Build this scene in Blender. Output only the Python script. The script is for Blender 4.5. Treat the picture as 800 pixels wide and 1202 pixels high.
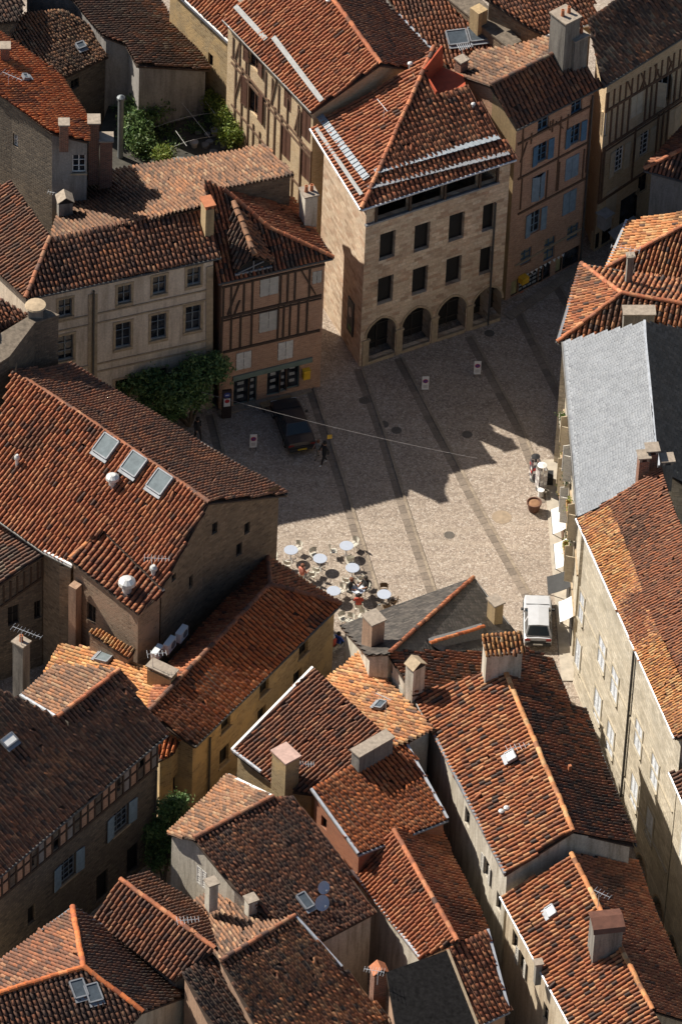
import bpy, bmesh, math, random
import numpy as np
from mathutils import Vector, Matrix
for o in list(bpy.data.objects): bpy.data.objects.remove(o)
SC = bpy.context.scene
COL = SC.collection
rad = math.radians

# ------------------------------------------------------------------ camera
F = 7600.0; CX, CY = 400.0, 601.0          # focal length and centre in photo pixels (800 x 1202)
TH = rad(43); ROLL = math.atan(.045); DIST = 362.0
FW = Vector((0, math.cos(TH), -math.sin(TH)))
_u0 = Vector((0, math.sin(TH), math.cos(TH))); _r0 = Vector((1, 0, 0))
RT = _r0*math.cos(ROLL) + _u0*math.sin(ROLL)
UP = -_r0*math.sin(ROLL) + _u0*math.cos(ROLL)
CAM = -DIST*FW
cd = bpy.data.cameras.new('camera'); cam = bpy.data.objects.new('camera', cd); COL.objects.link(cam)
cd.sensor_fit = 'HORIZONTAL'; cd.sensor_width = 36; cd.lens = 36*F/800; cd.clip_start = 1; cd.clip_end = 3000
cam.matrix_world = Matrix(((RT.x, UP.x, -FW.x, CAM.x), (RT.y, UP.y, -FW.y, CAM.y), (RT.z, UP.z, -FW.z, CAM.z), (0, 0, 0, 1)))
SC.camera = cam

# ------------------------------------------------------------------ light
SUN_EL, SUN_AZ = rad(42), rad(150)          # the sun stands back left of the square
sd = Vector((math.cos(SUN_AZ)*math.cos(SUN_EL), math.sin(SUN_AZ)*math.cos(SUN_EL), math.sin(SUN_EL)))
W = bpy.data.worlds.new('World'); SC.world = W; W.use_nodes = True
wn = W.node_tree.nodes; wl = W.node_tree.links
sky = wn.new('ShaderNodeTexSky'); sky.sky_type = 'NISHITA'; sky.sun_disc = False
sky.sun_elevation = SUN_EL; sky.sun_rotation = math.atan2(sd.x, sd.y)
wl.new(sky.outputs[0], wn['Background'].inputs[0]); wn['Background'].inputs[1].default_value = .05
sl = bpy.data.lights.new('sun', 'SUN'); sl.energy = 5.0; sl.angle = rad(.5); sl.color = (1, .93, .82)
sun = bpy.data.objects.new('sun', sl); COL.objects.link(sun)
sun.rotation_euler = sd.to_track_quat('Z', 'Y').to_euler(); sun.location = (-40, 30, 60)
SC.view_settings.view_transform = 'Standard'; SC.view_settings.look = 'None'
SC.view_settings.exposure = 0.66; SC.view_settings.gamma = 1

# ------------------------------------------------------------------ pixel helpers
def ray(x, y): return FW*F + RT*(x-CX) - UP*(y-CY)
def P(x, y, z):
    d = ray(x, y); return CAM + d*((z-CAM.z)/d.z)
def onplane(x, y, p0, n):
    d = ray(x, y); return CAM + d*((p0-CAM).dot(n)/d.dot(n))
def inpoly(x, y, poly):
    c = False; n = len(poly)
    for i in range(n):
        x1, y1 = poly[i][:2]; x2, y2 = poly[i-1][:2]
        if (y1 > y) != (y2 > y) and x < (x2-x1)*(y-y1)/(y2-y1)+x1: c = not c
    return c

# ------------------------------------------------------------------ materials
def mk(name):
    m = bpy.data.materials.new(name); m.use_nodes = True
    return m, m.node_tree.nodes, m.node_tree.links, m.node_tree.nodes['Principled BSDF']
def N(nt, t, **k):
    n = nt.new(t)
    for a, b in k.items(): setattr(n, a, b)
    return n
def noise(nt, lk, vec, scale, detail=4, rough=.6):
    n = nt.new('ShaderNodeTexNoise'); n.inputs['Scale'].default_value = scale; n.inputs['Detail'].default_value = detail
    n.inputs['Roughness'].default_value = rough
    if vec is not None: lk.new(vec, n.inputs['Vector'])
    return n.outputs['Fac']
def ramp(nt, lk, fac, stops):
    r = nt.new('ShaderNodeValToRGB'); e = r.color_ramp.elements
    while len(e) < len(stops): e.new(.5)
    for q, (p, c) in zip(e, stops):
        q.position = p; q.color = (c[0], c[1], c[2], 1) if not isinstance(c, (int, float)) else (c, c, c, 1)
    lk.new(fac, r.inputs[0]); return r.outputs[0]
def mix(nt, lk, fac, a, b, mode='MIX'):
    m = nt.new('ShaderNodeMix'); m.data_type = 'RGBA'; m.blend_type = mode
    for s, v in ((0, fac), (6, a), (7, b)):
        if isinstance(v, (int, float)): m.inputs[s].default_value = v
        elif isinstance(v, tuple): m.inputs[s].default_value = (*v[:3], 1)
        else: lk.new(v, m.inputs[s])
    return m.outputs[2]
def bump(nt, lk, h, bs, strength=.5, dist=.02):
    b = nt.new('ShaderNodeBump'); b.inputs['Strength'].default_value = strength; b.inputs['Distance'].default_value = dist
    lk.new(h, b.inputs['Height']); lk.new(b.outputs[0], bs.inputs['Normal'])
def objco(nt): return nt.new('ShaderNodeTexCoord').outputs['Object']
MATS = {}
def plain(name, col, rough=.7, metal=0, var=.25, scale=3.0, bumpy=0):
    """one colour with uneven wear"""
    if name in MATS: return MATS[name]
    m, nt, lk, b = mk(name); co = objco(nt)
    f = noise(nt, lk, co, scale, 6, .65)
    c = ramp(nt, lk, f, [(.3, tuple(q*(1-var) for q in col)), (.7, tuple(min(1, q*(1+var)) for q in col))])
    lk.new(c, b.inputs['Base Color']); b.inputs['Roughness'].default_value = rough; b.inputs['Metallic'].default_value = metal
    if bumpy: bump(nt, lk, noise(nt, lk, co, scale*8), b, bumpy, .02)
    MATS[name] = m; return m
def plaster(name, col, stain, s=1.0):
    if name in MATS: return MATS[name]
    m, nt, lk, b = mk(name); co = objco(nt)
    big = ramp(nt, lk, noise(nt, lk, co, .55*s, 8, .7), [(.42, 0), (.68, 1)])
    mp = nt.new('ShaderNodeMapping'); mp.inputs['Scale'].default_value = (3, 3, .35); lk.new(co, mp.inputs[0])
    run = ramp(nt, lk, noise(nt, lk, mp.outputs[0], .9, 6, .7), [(.44, 0), (.68, 1)])
    c = mix(nt, lk, big, col, tuple(q*.72+w*.28 for q, w in zip(col, stain)))
    c = mix(nt, lk, run, c, stain)
    fine = ramp(nt, lk, noise(nt, lk, co, 9, 5), [(.3, .8), (.7, 1.1)])
    c = mix(nt, lk, 1.0, c, fine, 'MULTIPLY')
    lk.new(c, b.inputs['Base Color']); b.inputs['Roughness'].default_value = .92
    bump(nt, lk, noise(nt, lk, co, 12, 6), b, .5, .02)
    MATS[name] = m; return m
def masonry(name, cols, mortar, bw=.45, bh=.2, ms=.012, patch=None, off=.5):
    """stones or bricks laid on the wall's own UV (metres)"""
    if name in MATS: return MATS[name]
    m, nt, lk, b = mk(name); uv = nt.new('ShaderNodeUVMap').outputs[0]; co = objco(nt)
    dn = nt.new('ShaderNodeTexNoise'); dn.inputs['Scale'].default_value = 2.3; lk.new(uv, dn.inputs['Vector'])
    ad = N(nt, 'ShaderNodeVectorMath', operation='MULTIPLY_ADD'); lk.new(dn.outputs['Color'], ad.inputs[0])
    ad.inputs[1].default_value = (bw*.35, bh*.5, 0); lk.new(uv, ad.inputs[2])
    br = nt.new('ShaderNodeTexBrick'); lk.new(ad.outputs[0], br.inputs['Vector'])
    br.inputs['Scale'].default_value = 1; br.inputs['Brick Width'].default_value = bw; br.inputs['Row Height'].default_value = bh
    br.inputs['Mortar Size'].default_value = ms; br.inputs['Mortar Smooth'].default_value = .4; br.offset = off
    br.inputs['Color1'].default_value = (0, 0, 0, 1); br.inputs['Color2'].default_value = (1, 1, 1, 1); br.inputs['Mortar'].default_value = (.5, .5, .5, 1)
    c = ramp(nt, lk, br.outputs['Color'], [(i/(len(cols)-1), q) for i, q in enumerate(cols)])
    big = ramp(nt, lk, noise(nt, lk, co, .5, 7, .7), [(.3, .7), (.7, 1.15)])
    c = mix(nt, lk, 1.0, c, big, 'MULTIPLY')
    fine = ramp(nt, lk, noise(nt, lk, co, 7, 6, .7), [(.3, .72), (.7, 1.18)])
    c = mix(nt, lk, 1.0, c, fine, 'MULTIPLY')
    c = mix(nt, lk, br.outputs['Fac'], c, mortar)
    if patch:
        pf = ramp(nt, lk, noise(nt, lk, co, .35, 8, .75), [(.48, 0), (.56, 1)])
        c = mix(nt, lk, pf, c, patch)
    lk.new(c, b.inputs['Base Color']); b.inputs['Roughness'].default_value = .92
    iv = N(nt, 'ShaderNodeMath', operation='SUBTRACT'); iv.inputs[0].default_value = 1; lk.new(br.outputs['Fac'], iv.inputs[1])
    sm = N(nt, 'ShaderNodeMath', operation='ADD'); lk.new(iv.outputs[0], sm.inputs[0]); lk.new(noise(nt, lk, co, 8, 6), sm.inputs[1])
    bump(nt, lk, sm.outputs[0], b, .8, .03)
    MATS[name] = m; return m
def tile_mat():
    m, nt, lk, b = mk('roof_tile'); co = objco(nt)
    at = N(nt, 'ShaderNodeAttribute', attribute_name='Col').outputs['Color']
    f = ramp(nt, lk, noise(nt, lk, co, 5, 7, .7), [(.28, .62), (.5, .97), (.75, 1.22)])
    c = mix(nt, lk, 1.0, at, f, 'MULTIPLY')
    li = ramp(nt, lk, noise(nt, lk, co, 11, 5, .75), [(.6, 0), (.72, .55)])
    c = mix(nt, lk, li, c, (.16, .13, .09))
    dk = ramp(nt, lk, noise(nt, lk, co, 2.6, 7, .75), [(.52, 0), (.68, .6)])
    c = mix(nt, lk, dk, c, (.035, .028, .024))
    lk.new(c, b.inputs['Base Color']); b.inputs['Roughness'].default_value = .82
    bump(nt, lk, noise(nt, lk, co, 26, 4), b, .5, .012)
    MATS['tile'] = m; return m
def slate_mat():
    m, nt, lk, b = mk('slate'); co = objco(nt)
    at = N(nt, 'ShaderNodeAttribute', attribute_name='Col').outputs['Color']
    f = ramp(nt, lk, noise(nt, lk, co, 1.2, 8, .7), [(.3, .86), (.7, 1.12)])
    c = mix(nt, lk, 1.0, at, f, 'MULTIPLY')
    lk.new(c, b.inputs['Base Color']); b.inputs['Roughness'].default_value = .5
    MATS['slate'] = m; return m
TILE = tile_mat(); SLATE = slate_mat()
def cobble_mat():
    m, nt, lk, b = mk('cobblestones'); co = objco(nt)
    vo = nt.new('ShaderNodeTexVoronoi'); vo.inputs['Scale'].default_value = 10; lk.new(co, vo.inputs['Vector'])
    ve = nt.new('ShaderNodeTexVoronoi'); ve.feature = 'DISTANCE_TO_EDGE'; ve.inputs['Scale'].default_value = 10; lk.new(co, ve.inputs['Vector'])
    sp = nt.new('ShaderNodeSeparateColor'); lk.new(vo.outputs['Color'], sp.inputs[0])
    c = ramp(nt, lk, sp.outputs[0], [(0, (.24, .188, .148)), (.4, (.35, .28, .222)), (.75, (.41, .333, .27)), (1, (.48, .415, .35))])
    j = ramp(nt, lk, ve.outputs[0], [(.0, .45), (.10, 1)])
    c = mix(nt, lk, 1.0, c, j, 'MULTIPLY')
    big = ramp(nt, lk, noise(nt, lk, co, .16, 7, .65), [(.3, .82), (.7, 1.12)])
    c = mix(nt, lk, 1.0, c, big, 'MULTIPLY')
    st = ramp(nt, lk, noise(nt, lk, co, .7, 8, .75), [(.56, 0), (.76, .5)])
    c = mix(nt, lk, st, c, (.17, .13, .10))
    sp2 = ramp(nt, lk, noise(nt, lk, co, 2.4, 3, .5), [(.70, 0), (.76, .6)])
    c = mix(nt, lk, sp2, c, (.12, .095, .075))
    mp = nt.new('ShaderNodeMapping'); mp.inputs['Rotation'].default_value = (0, 0, rad(62)); mp.inputs['Scale'].default_value = (.12, 1.3, 1); lk.new(co, mp.inputs[0])
    wr = ramp(nt, lk, noise(nt, lk, mp.outputs[0], 1.0, 5, .6), [(.4, 0), (.65, .22)])
    c = mix(nt, lk, wr, c, (.50, .42, .33))
    lk.new(c, b.inputs['Base Color']); b.inputs['Roughness'].default_value = .85
    bump(nt, lk, j, b, .6, .03)
    MATS['cobble'] = m; return m
COB = cobble_mat()
GLASS = None
def glass_mat():
    m, nt, lk, b = mk('window_glass'); co = objco(nt)
    c = ramp(nt, lk, noise(nt, lk, co, 1.5, 2), [(.4, (.012, .014, .018)), (.65, (.05, .055, .065))])
    lk.new(c, b.inputs['Base Color']); b.inputs['Roughness'].default_value = .12
    return m
GLASS = glass_mat()
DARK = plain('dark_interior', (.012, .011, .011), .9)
WOOD = plain('dark_timber', (.06, .038, .026), .85, var=.4, scale=6)
WOODB = plain('brown_timber', (.12, .068, .04), .85, var=.35, scale=6)
ZINC = plain('zinc', (.55, .57, .60), .45, .4)
GUT = plain('dark_gutter', (.09, .085, .08), .5, .3)
LEAD = plain('lead', (.22, .23, .25), .6, .2)
WHITE = plain('white_paint', (.78, .77, .74), .6, var=.12)
MORTAR = plain('mortar', (.29, .24, .19), .95, var=.3, scale=5)
BRICKCH = masonry('red_brick', [(.16, .06, .035), (.26, .09, .05), (.34, .14, .08)], (.3, .25, .2), .22, .07, .012)
RENDER = plaster('grey_render', (.25, .23, .20), (.10, .09, .08))

# ------------------------------------------------------------------ object helpers
def tag(o, label, cat, group=None):
    o['label'] = label; o['category'] = cat
    if group: o['group'] = group
    return o
def empty(name, loc, label, cat, group=None, rz=0):
    o = bpy.data.objects.new(name, None); COL.objects.link(o); o.location = loc; o.rotation_euler = (0, 0, rz)
    o.empty_display_size = .3
    bpy.context.view_layer.update() if False else None
    return tag(o, label, cat, group)
def link(name, me, mat=None, parent=None, kind=None):
    o = bpy.data.objects.new(name, me); COL.objects.link(o)
    if mat is not None and not me.materials: me.materials.append(mat)
    if parent is not None:
        o.parent = parent
        # meshes are written in world space unless the parent is local: undo its transform
        if parent.get('_world'): pass
    if kind: o['kind'] = kind
    return o
class MB:
    """collects shapes, builds one mesh; coordinates as given"""
    def __init__(s): s.v = []; s.f = []; s.uv = []; s.sm = []; s.haveuv = False; s.mi = []
    def face(s, pts, uv=None, smooth=False, mi=0):
        k = len(s.v); s.v += [tuple(p) for p in pts]; s.f.append(tuple(range(k, k+len(pts))))
        if uv: s.haveuv = True
        s.uv.append(uv or [(0, 0)]*len(pts)); s.sm.append(smooth); s.mi.append(mi); return s
    def box(s, c, x, y, z):
        """c centre, x,y,z half-axis vectors"""
        c = Vector(c); q = [c+x*a+y*b+z*d for d in (-1, 1) for a, b in ((-1, -1), (1, -1), (1, 1), (-1, 1))]
        if x.cross(y).dot(z) < 0: q = q[3::-1]+q[:3:-1]
        ux, uy, uz = x.length*2, y.length*2, z.length*2
        for ids, a, b in (((3, 2, 1, 0), ux, uy), ((4, 5, 6, 7), ux, uy), ((0, 1, 5, 4), ux, uz), ((2, 3, 7, 6), ux, uz), ((1, 2, 6, 5), uy, uz), ((3, 0, 4, 7), uy, uz)):
            s.face([q[i] for i in ids], [(0, 0), (a, 0), (a, b), (0, b)])
        return s
    def abox(s, c, sx, sy, sz, az=0):
        x = Vector((math.cos(az), math.sin(az), 0)); y = Vector((-x.y, x.x, 0))
        return s.box(c, x*sx/2, y*sy/2, Vector((0, 0, sz/2)))
    def bar(s, a, b, w, h=None, upv=None):
        a = Vector(a); b = Vector(b); d = b-a
        if d.length < 1e-6: return s
        z = Vector(upv or (0, 0, 1)); x = d.normalized(); y = z.cross(x)
        if y.length < 1e-4: y = Vector((0, 1, 0)).cross(x)
        if y.length < 1e-4: y = Vector((1, 0, 0)).cross(x)
        y.normalize(); z = x.cross(y)
        return s.box((a+b)/2, d/2, y*w/2, z*(h or w)/2)
    def tube(s, pts, r, n=8, caps=True, smooth=True):
        pts = [Vector(p) for p in pts]; rs = r if isinstance(r, (list, tuple)) else [r]*len(pts); rings = []
        up = None
        for i, p in enumerate(pts):
            d = (pts[min(i+1, len(pts)-1)]-pts[max(i-1, 0)]).normalized()
            if up is None: up = Vector((0, 0, 1)) if abs(d.z) < .9 else Vector((1, 0, 0))
            x = d.cross(up).normalized(); y = x.cross(d); up = y
            rings.append([p+(x*math.cos(2*math.pi*k/n)+y*math.sin(2*math.pi*k/n))*rs[i] for k in range(n)])
        for a, b in zip(rings, rings[1:]):
            for k in range(n): s.face([a[k], b[k], b[(k+1) % n], a[(k+1) % n]][::-1], None, smooth)
        if caps: s.face(rings[0]); s.face(rings[-1][::-1])
        return s
    def lathe(s, c, prof, n=16, smooth=True):
        c = Vector(c); rings = [[c+Vector((r*math.cos(2*math.pi*k/n), r*math.sin(2*math.pi*k/n), z)) for k in range(n)] for r, z in prof]
        for a, b in zip(rings, rings[1:]):
            for k in range(n): s.face([a[k], a[(k+1) % n], b[(k+1) % n], b[k]], None, smooth)
        s.face(rings[0][::-1]); s.face(rings[-1]); return s
    def prism(s, poly, d, z0=None):
        """extrude a polygon (list of vectors) by vector d"""
        a = [Vector(p) for p in poly]; b = [p+Vector(d) for p in a]; n = len(a)
        s.face(a[::-1]); s.face(b)
        for i in range(n): s.face([a[i], a[(i+1) % n], b[(i+1) % n], b[i]])
        return s
    def mesh(s, name):
        me = bpy.data.meshes.new(name); me.from_pydata(s.v, [], s.f)
        if s.haveuv:
            u = me.uv_layers.new(name='UVMap'); u.data.foreach_set('uv', [q for f in s.uv for p in f for q in p])
        me.polygons.foreach_set('use_smooth', s.sm)
        if any(s.mi): me.polygons.foreach_set('material_index', s.mi)
        me.update(); return me
    def build(s, name, mat, parent=None, kind=None):
        return link(name, s.mesh(name), mat, parent, kind)
def attach(o, parent):
    """parent o, keep its world-space mesh in place although the parent has a location"""
    o.parent = parent
    o.matrix_parent_inverse = Matrix.LocRotScale(parent.location, parent.rotation_euler, parent.scale).inverted()
    return o
def structure(o): o['kind'] = 'structure'; return o

# ------------------------------------------------------------------ roof tiles
PAL = {  # base colours of single tiles and how often each occurs
 'red':    [((.41, .14, .06), 4), ((.35, .112, .05), 4), ((.46, .19, .088), 2.2), ((.24, .09, .047), 1.4), ((.11, .055, .038), .25)],
 'bright': [((.54, .155, .045), 5), ((.48, .13, .038), 4), ((.57, .205, .075), 2), ((.37, .10, .038), 1)],
 'orange': [((.55, .25, .095), 5), ((.48, .185, .068), 4), ((.58, .33, .15), 2.6), ((.30, .13, .062), 1.5), ((.13, .07, .05), .4)],
 'brown':  [((.235, .098, .054), 4), ((.30, .11, .052), 3.4), ((.185, .082, .049), 3.4), ((.105, .055, .040), 1.2), ((.34, .165, .088), .9)],
 'dark':   [((.135, .072, .048), 4), ((.175, .083, .052), 3), ((.09, .055, .042), 3), ((.24, .10, .053), 1.3), ((.20, .145, .10), 1)],
 'old':    [((.285, .145, .08), 4), ((.34, .16, .078), 3), ((.22, .115, .068), 3), ((.38, .235, .135), 1.5), ((.13, .078, .052), 1)],
 'golden': [((.56, .26, .09), 4), ((.50, .20, .068), 3), ((.59, .34, .145), 2), ((.36, .15, .066), 1)],
 'mixed':  [((.44, .165, .066), 4), ((.36, .122, .052), 3.4), ((.49, .235, .11), 2), ((.085, .052, .040), 1.1), ((.23, .092, .049), 2)],
 'blackmix': [((.31, .10, .045), 3.4), ((.24, .083, .042), 3), ((.075, .048, .038), 2.0), ((.14, .07, .048), 2), ((.36, .145, .064), 1)],
 'moss':   [((.30, .115, .058), 4), ((.34, .122, .055), 3), ((.25, .105, .06), 3), ((.38, .175, .09), 1)],
}
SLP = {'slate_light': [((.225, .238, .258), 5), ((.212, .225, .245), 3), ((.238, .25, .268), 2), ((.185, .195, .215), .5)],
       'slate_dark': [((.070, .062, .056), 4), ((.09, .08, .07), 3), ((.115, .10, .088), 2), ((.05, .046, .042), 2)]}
def pick(rs, pal, n):
    c = np.array([p[0] for p in pal]); w = np.array([p[1] for p in pal]); return c[rs.choice(len(pal), n, p=w/w.sum())]
def sagf(v, u, ph): return .045*np.sin(v*.8+ph)+.035*np.sin(u*1.2+v*.45+ph*2)+.018*np.sin(v*2.3-u*1.1+ph*3)
def template(h, w):
    t = np.linspace(0, np.pi, 6); V = []; Q = []
    for y, rw, hh, z in ((0, .355*w, h, .04), (1, .295*w, h*.85, .0)):
        V += [(-math.cos(a)*rw, y, math.sin(a)*hh+z) for a in t]
    V += [(-math.cos(a)*.285*w, 0, math.sin(a)*h*.76+.0) for a in t]
    for i in range(5): Q.append((i, i+1, 7+i, 6+i)); Q.append((12+i, 13+i, i+1, i))
    k = len(V)
    xs = (.27*w, .42*w, .58*w, .73*w); zs = (.015, -.04, -.04, .015)
    for y, l in ((0, .0), (1, -.012)): V += [(x, y, z+l) for x, z in zip(xs, zs)]
    for i in range(3): Q.append((k+i, k+i+1, k+5+i, k+4+i))
    return np.array(V), np.array(Q), k
def field(name, poly, n, st, parent, seed):
    """cover a planar polygon (Vectors) with separate overlapping tiles"""
    rs = np.random.RandomState(seed)
    slate = 'slate' in st['pal']; k_ = 1 if slate else .87
    w, L, h = st.get('w', .29)*k_, st.get('L', .40)*k_, st.get('h', .115)*k_
    dn = Vector((n.x, n.y, 0))
    if dn.length < 1e-4: dn = Vector((0, -1, 0))
    d = (dn - n*dn.dot(n)).normalized(); up = -d; v = up.cross(n).normalized()
    o = poly[0]; p2 = [((p-o).dot(v), (p-o).dot(up)) for p in poly]
    v0 = min(q[0] for q in p2); v1 = max(q[0] for q in p2); u0 = min(q[1] for q in p2)
    cols = max(1, int((v1-v0)/w)); A = []
    for k in range(cols):
        vc = v0+(k+.5)*(v1-v0)/cols; xs = []
        for i in range(len(p2)):
            (a, b), (c, e) = p2[i-1], p2[i]
            if (a > vc) != (c > vc): xs.append(b+(e-b)*(vc-a)/(c-a))
        xs.sort(); jl = rs.uniform(-.05, .05)+(L/2*(k % 2) if slate else 0)
        for a, b in zip(xs[::2], xs[1::2]):
            r = math.floor((a-u0-jl)/L); r = max(r, 0 if not slate else -1)
            while True:
                s = max(a, u0+r*L+jl if r > 0 else a); e = min(b, u0+(r+1)*L+jl)
                if s >= b-.04: break
                if e-s > .05: A.append((vc, s-(.04 if r == 0 else 0), e-s+.06))
                r += 1
    if not A: return None
    A = np.array(A); n_ = len(A); pal = (SLP if slate else PAL)[st['pal']]
    if slate:
        T = np.array([(-.49*w, 0, .022), (.49*w, 0, .022), (.49*w, 1, .0), (-.49*w, 1, .0), (-.49*w, 0, .0), (.49*w, 0, .0)])
        Q = np.array([(0, 1, 2, 3), (4, 5, 1, 0)]); kc = 99
    else: T, Q, kc = template(h, w)
    m = len(T); ph = rs.uniform(0, 6)
    X = A[:, 0:1]+T[None, :, 0]; rot = rs.normal(0, .012 if not slate else .003, (n_, 1)); jv = rs.normal(0, .010 if not slate else .002, (n_, 1))
    if not slate:   # courses wander, and a few tiles have slipped or twisted
        A[:, 1] += rs.normal(0, .014, n_); sl = rs.rand(n_) < .018; A[sl, 1] -= rs.uniform(.04, .16, sl.sum()); rot[sl] += rs.normal(0, .07, (sl.sum(), 1))
        jv = jv+(.022*np.sin(A[:, 1:2]*.9+A[:, 0:1]*.35+ph)+.014*np.sin(A[:, 1:2]*2.1+ph*2))
    Y = A[:, 1:2]+T[None, :, 1]*A[:, 2:3]; X = X+jv+rot*(T[None, :, 1])
    lift = np.abs(rs.normal(0, .008, (n_, 1)))*(0 if slate else 1)
    Z = T[None, :, 2]+lift+rs.normal(0, .006, (n_, 1))*T[None, :, 1]+sagf(X, Y, ph)*(.35 if slate else 1)*st.get('sag', 1)
    on, vv, uu, nn = (np.array(q) for q in (o, v, up, n))
    co = on+X[..., None]*vv+Y[..., None]*uu+Z[..., None]*nn
    c = pick(rs, pal, n_)
    # patches of dirt and of replaced tiles follow low-frequency waves over the roof
    wv = np.sin(A[:, 0]*1.1+ph)*np.sin(A[:, 1]*.9+ph*1.7)+.5*np.sin(A[:, 0]*.45-A[:, 1]*.6+ph)+rs.normal(0, .35, n_)
    if not slate and st.get('patch', 1):
        dk = wv > 1.05; c[dk] = c[dk]*.45+np.array((.04, .03, .025))*.55
        big = np.sin(A[:, 0]*.31+ph*4)+np.sin(A[:, 1]*.37+A[:, 0]*.22+ph*5)+rs.normal(0, .3, n_); ob_ = big > .75; c[ob_] = c[ob_]*.66+np.array((.10, .062, .042))*.34
        nw = wv < -1.25; c[nw] = c[nw]*.6+np.array((.5, .2, .08))*.4
    c = c*(1+(rs.rand(n_, 1)-.5)*(.10 if slate else .28))*st.get('gain', 1)*(1 if slate else .90)
    cc = np.repeat(c[:, None, :], m, 1)
    if not slate: cc[:, kc:] = cc[:, kc:]*.34; cc[:, 12:18] *= .6  # channels coloured darker for dirt and painted shade between the covers; lips darker too
    me = bpy.data.meshes.new(name); nv = n_*m
    me.vertices.add(nv); me.vertices.foreach_set('co', co.reshape(-1).astype(np.float32))
    fq = (Q[None]+np.arange(n_)[:, None, None]*m).reshape(-1); nf = len(fq)//4
    me.loops.add(nf*4); me.loops.foreach_set('vertex_index', fq.astype(np.int32))
    me.polygons.add(nf); me.polygons.foreach_set('loop_start', np.arange(0, nf*4, 4, dtype=np.int32))
    if not slate:
        sm = np.ones((n_, len(Q)), bool); me.polygons.foreach_set('use_smooth', sm.reshape(-1))
    at = me.attributes.new('Col', 'FLOAT_COLOR', 'POINT')
    at.data.foreach_set('color', np.concatenate([cc.reshape(-1, 3), np.ones((nv, 1))], 1).astype(np.float32).reshape(-1))
    me.update(calc_edges=True); me.validate()
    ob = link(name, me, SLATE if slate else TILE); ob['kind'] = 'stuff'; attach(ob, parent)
    return ob
def ridge(parent, a, b, seed, r=.14, pal='red', name='ridge_tiles', seg=.42, lift=.06):
    """a row of half-round cap tiles from a to b"""
    rs = np.random.RandomState(seed); d = b-a; n = max(1, int(d.length/seg)); x = d.normalized()
    y = Vector((0, 0, 1)).cross(x).normalized(); z = x.cross(y); mb = MB(); cols = []
    cs = pick(rs, PAL[pal], n)*rs.uniform(.8, 1.25, (n, 1))
    for i in range(n):
        p = a+d*(i/n); q = a+d*((i+1)/n)+x*.05; lf = z*(lift+rs.uniform(0, .02)); off = y*rs.normal(0, .012)
        r0, r1 = r*rs.uniform(.95, 1.08), r*.88
        A = [p+lf+off+z*.02+(y*-math.cos(t)*r0+z*math.sin(t)*r0*.9) for t in np.linspace(-.25, math.pi+.25, 8)]
        B = [q+lf+off+(y*-math.cos(t)*r1+z*math.sin(t)*r1*.9) for t in np.linspace(-.25, math.pi+.25, 8)]
        for k in range(7): mb.face([A[k], A[k+1], B[k+1], B[k]], None, True)
        mb.face(A)
        cols += [tuple(cs[i])]*(7*4+8)
    me = mb.mesh(name); at = me.attributes.new('Col', 'FLOAT_COLOR', 'POINT')
    at.data.foreach_set('color', [q for c in cols for q in (*c, 1.0)])
    ob = link(name, me, TILE); attach(ob, parent); return ob
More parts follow.
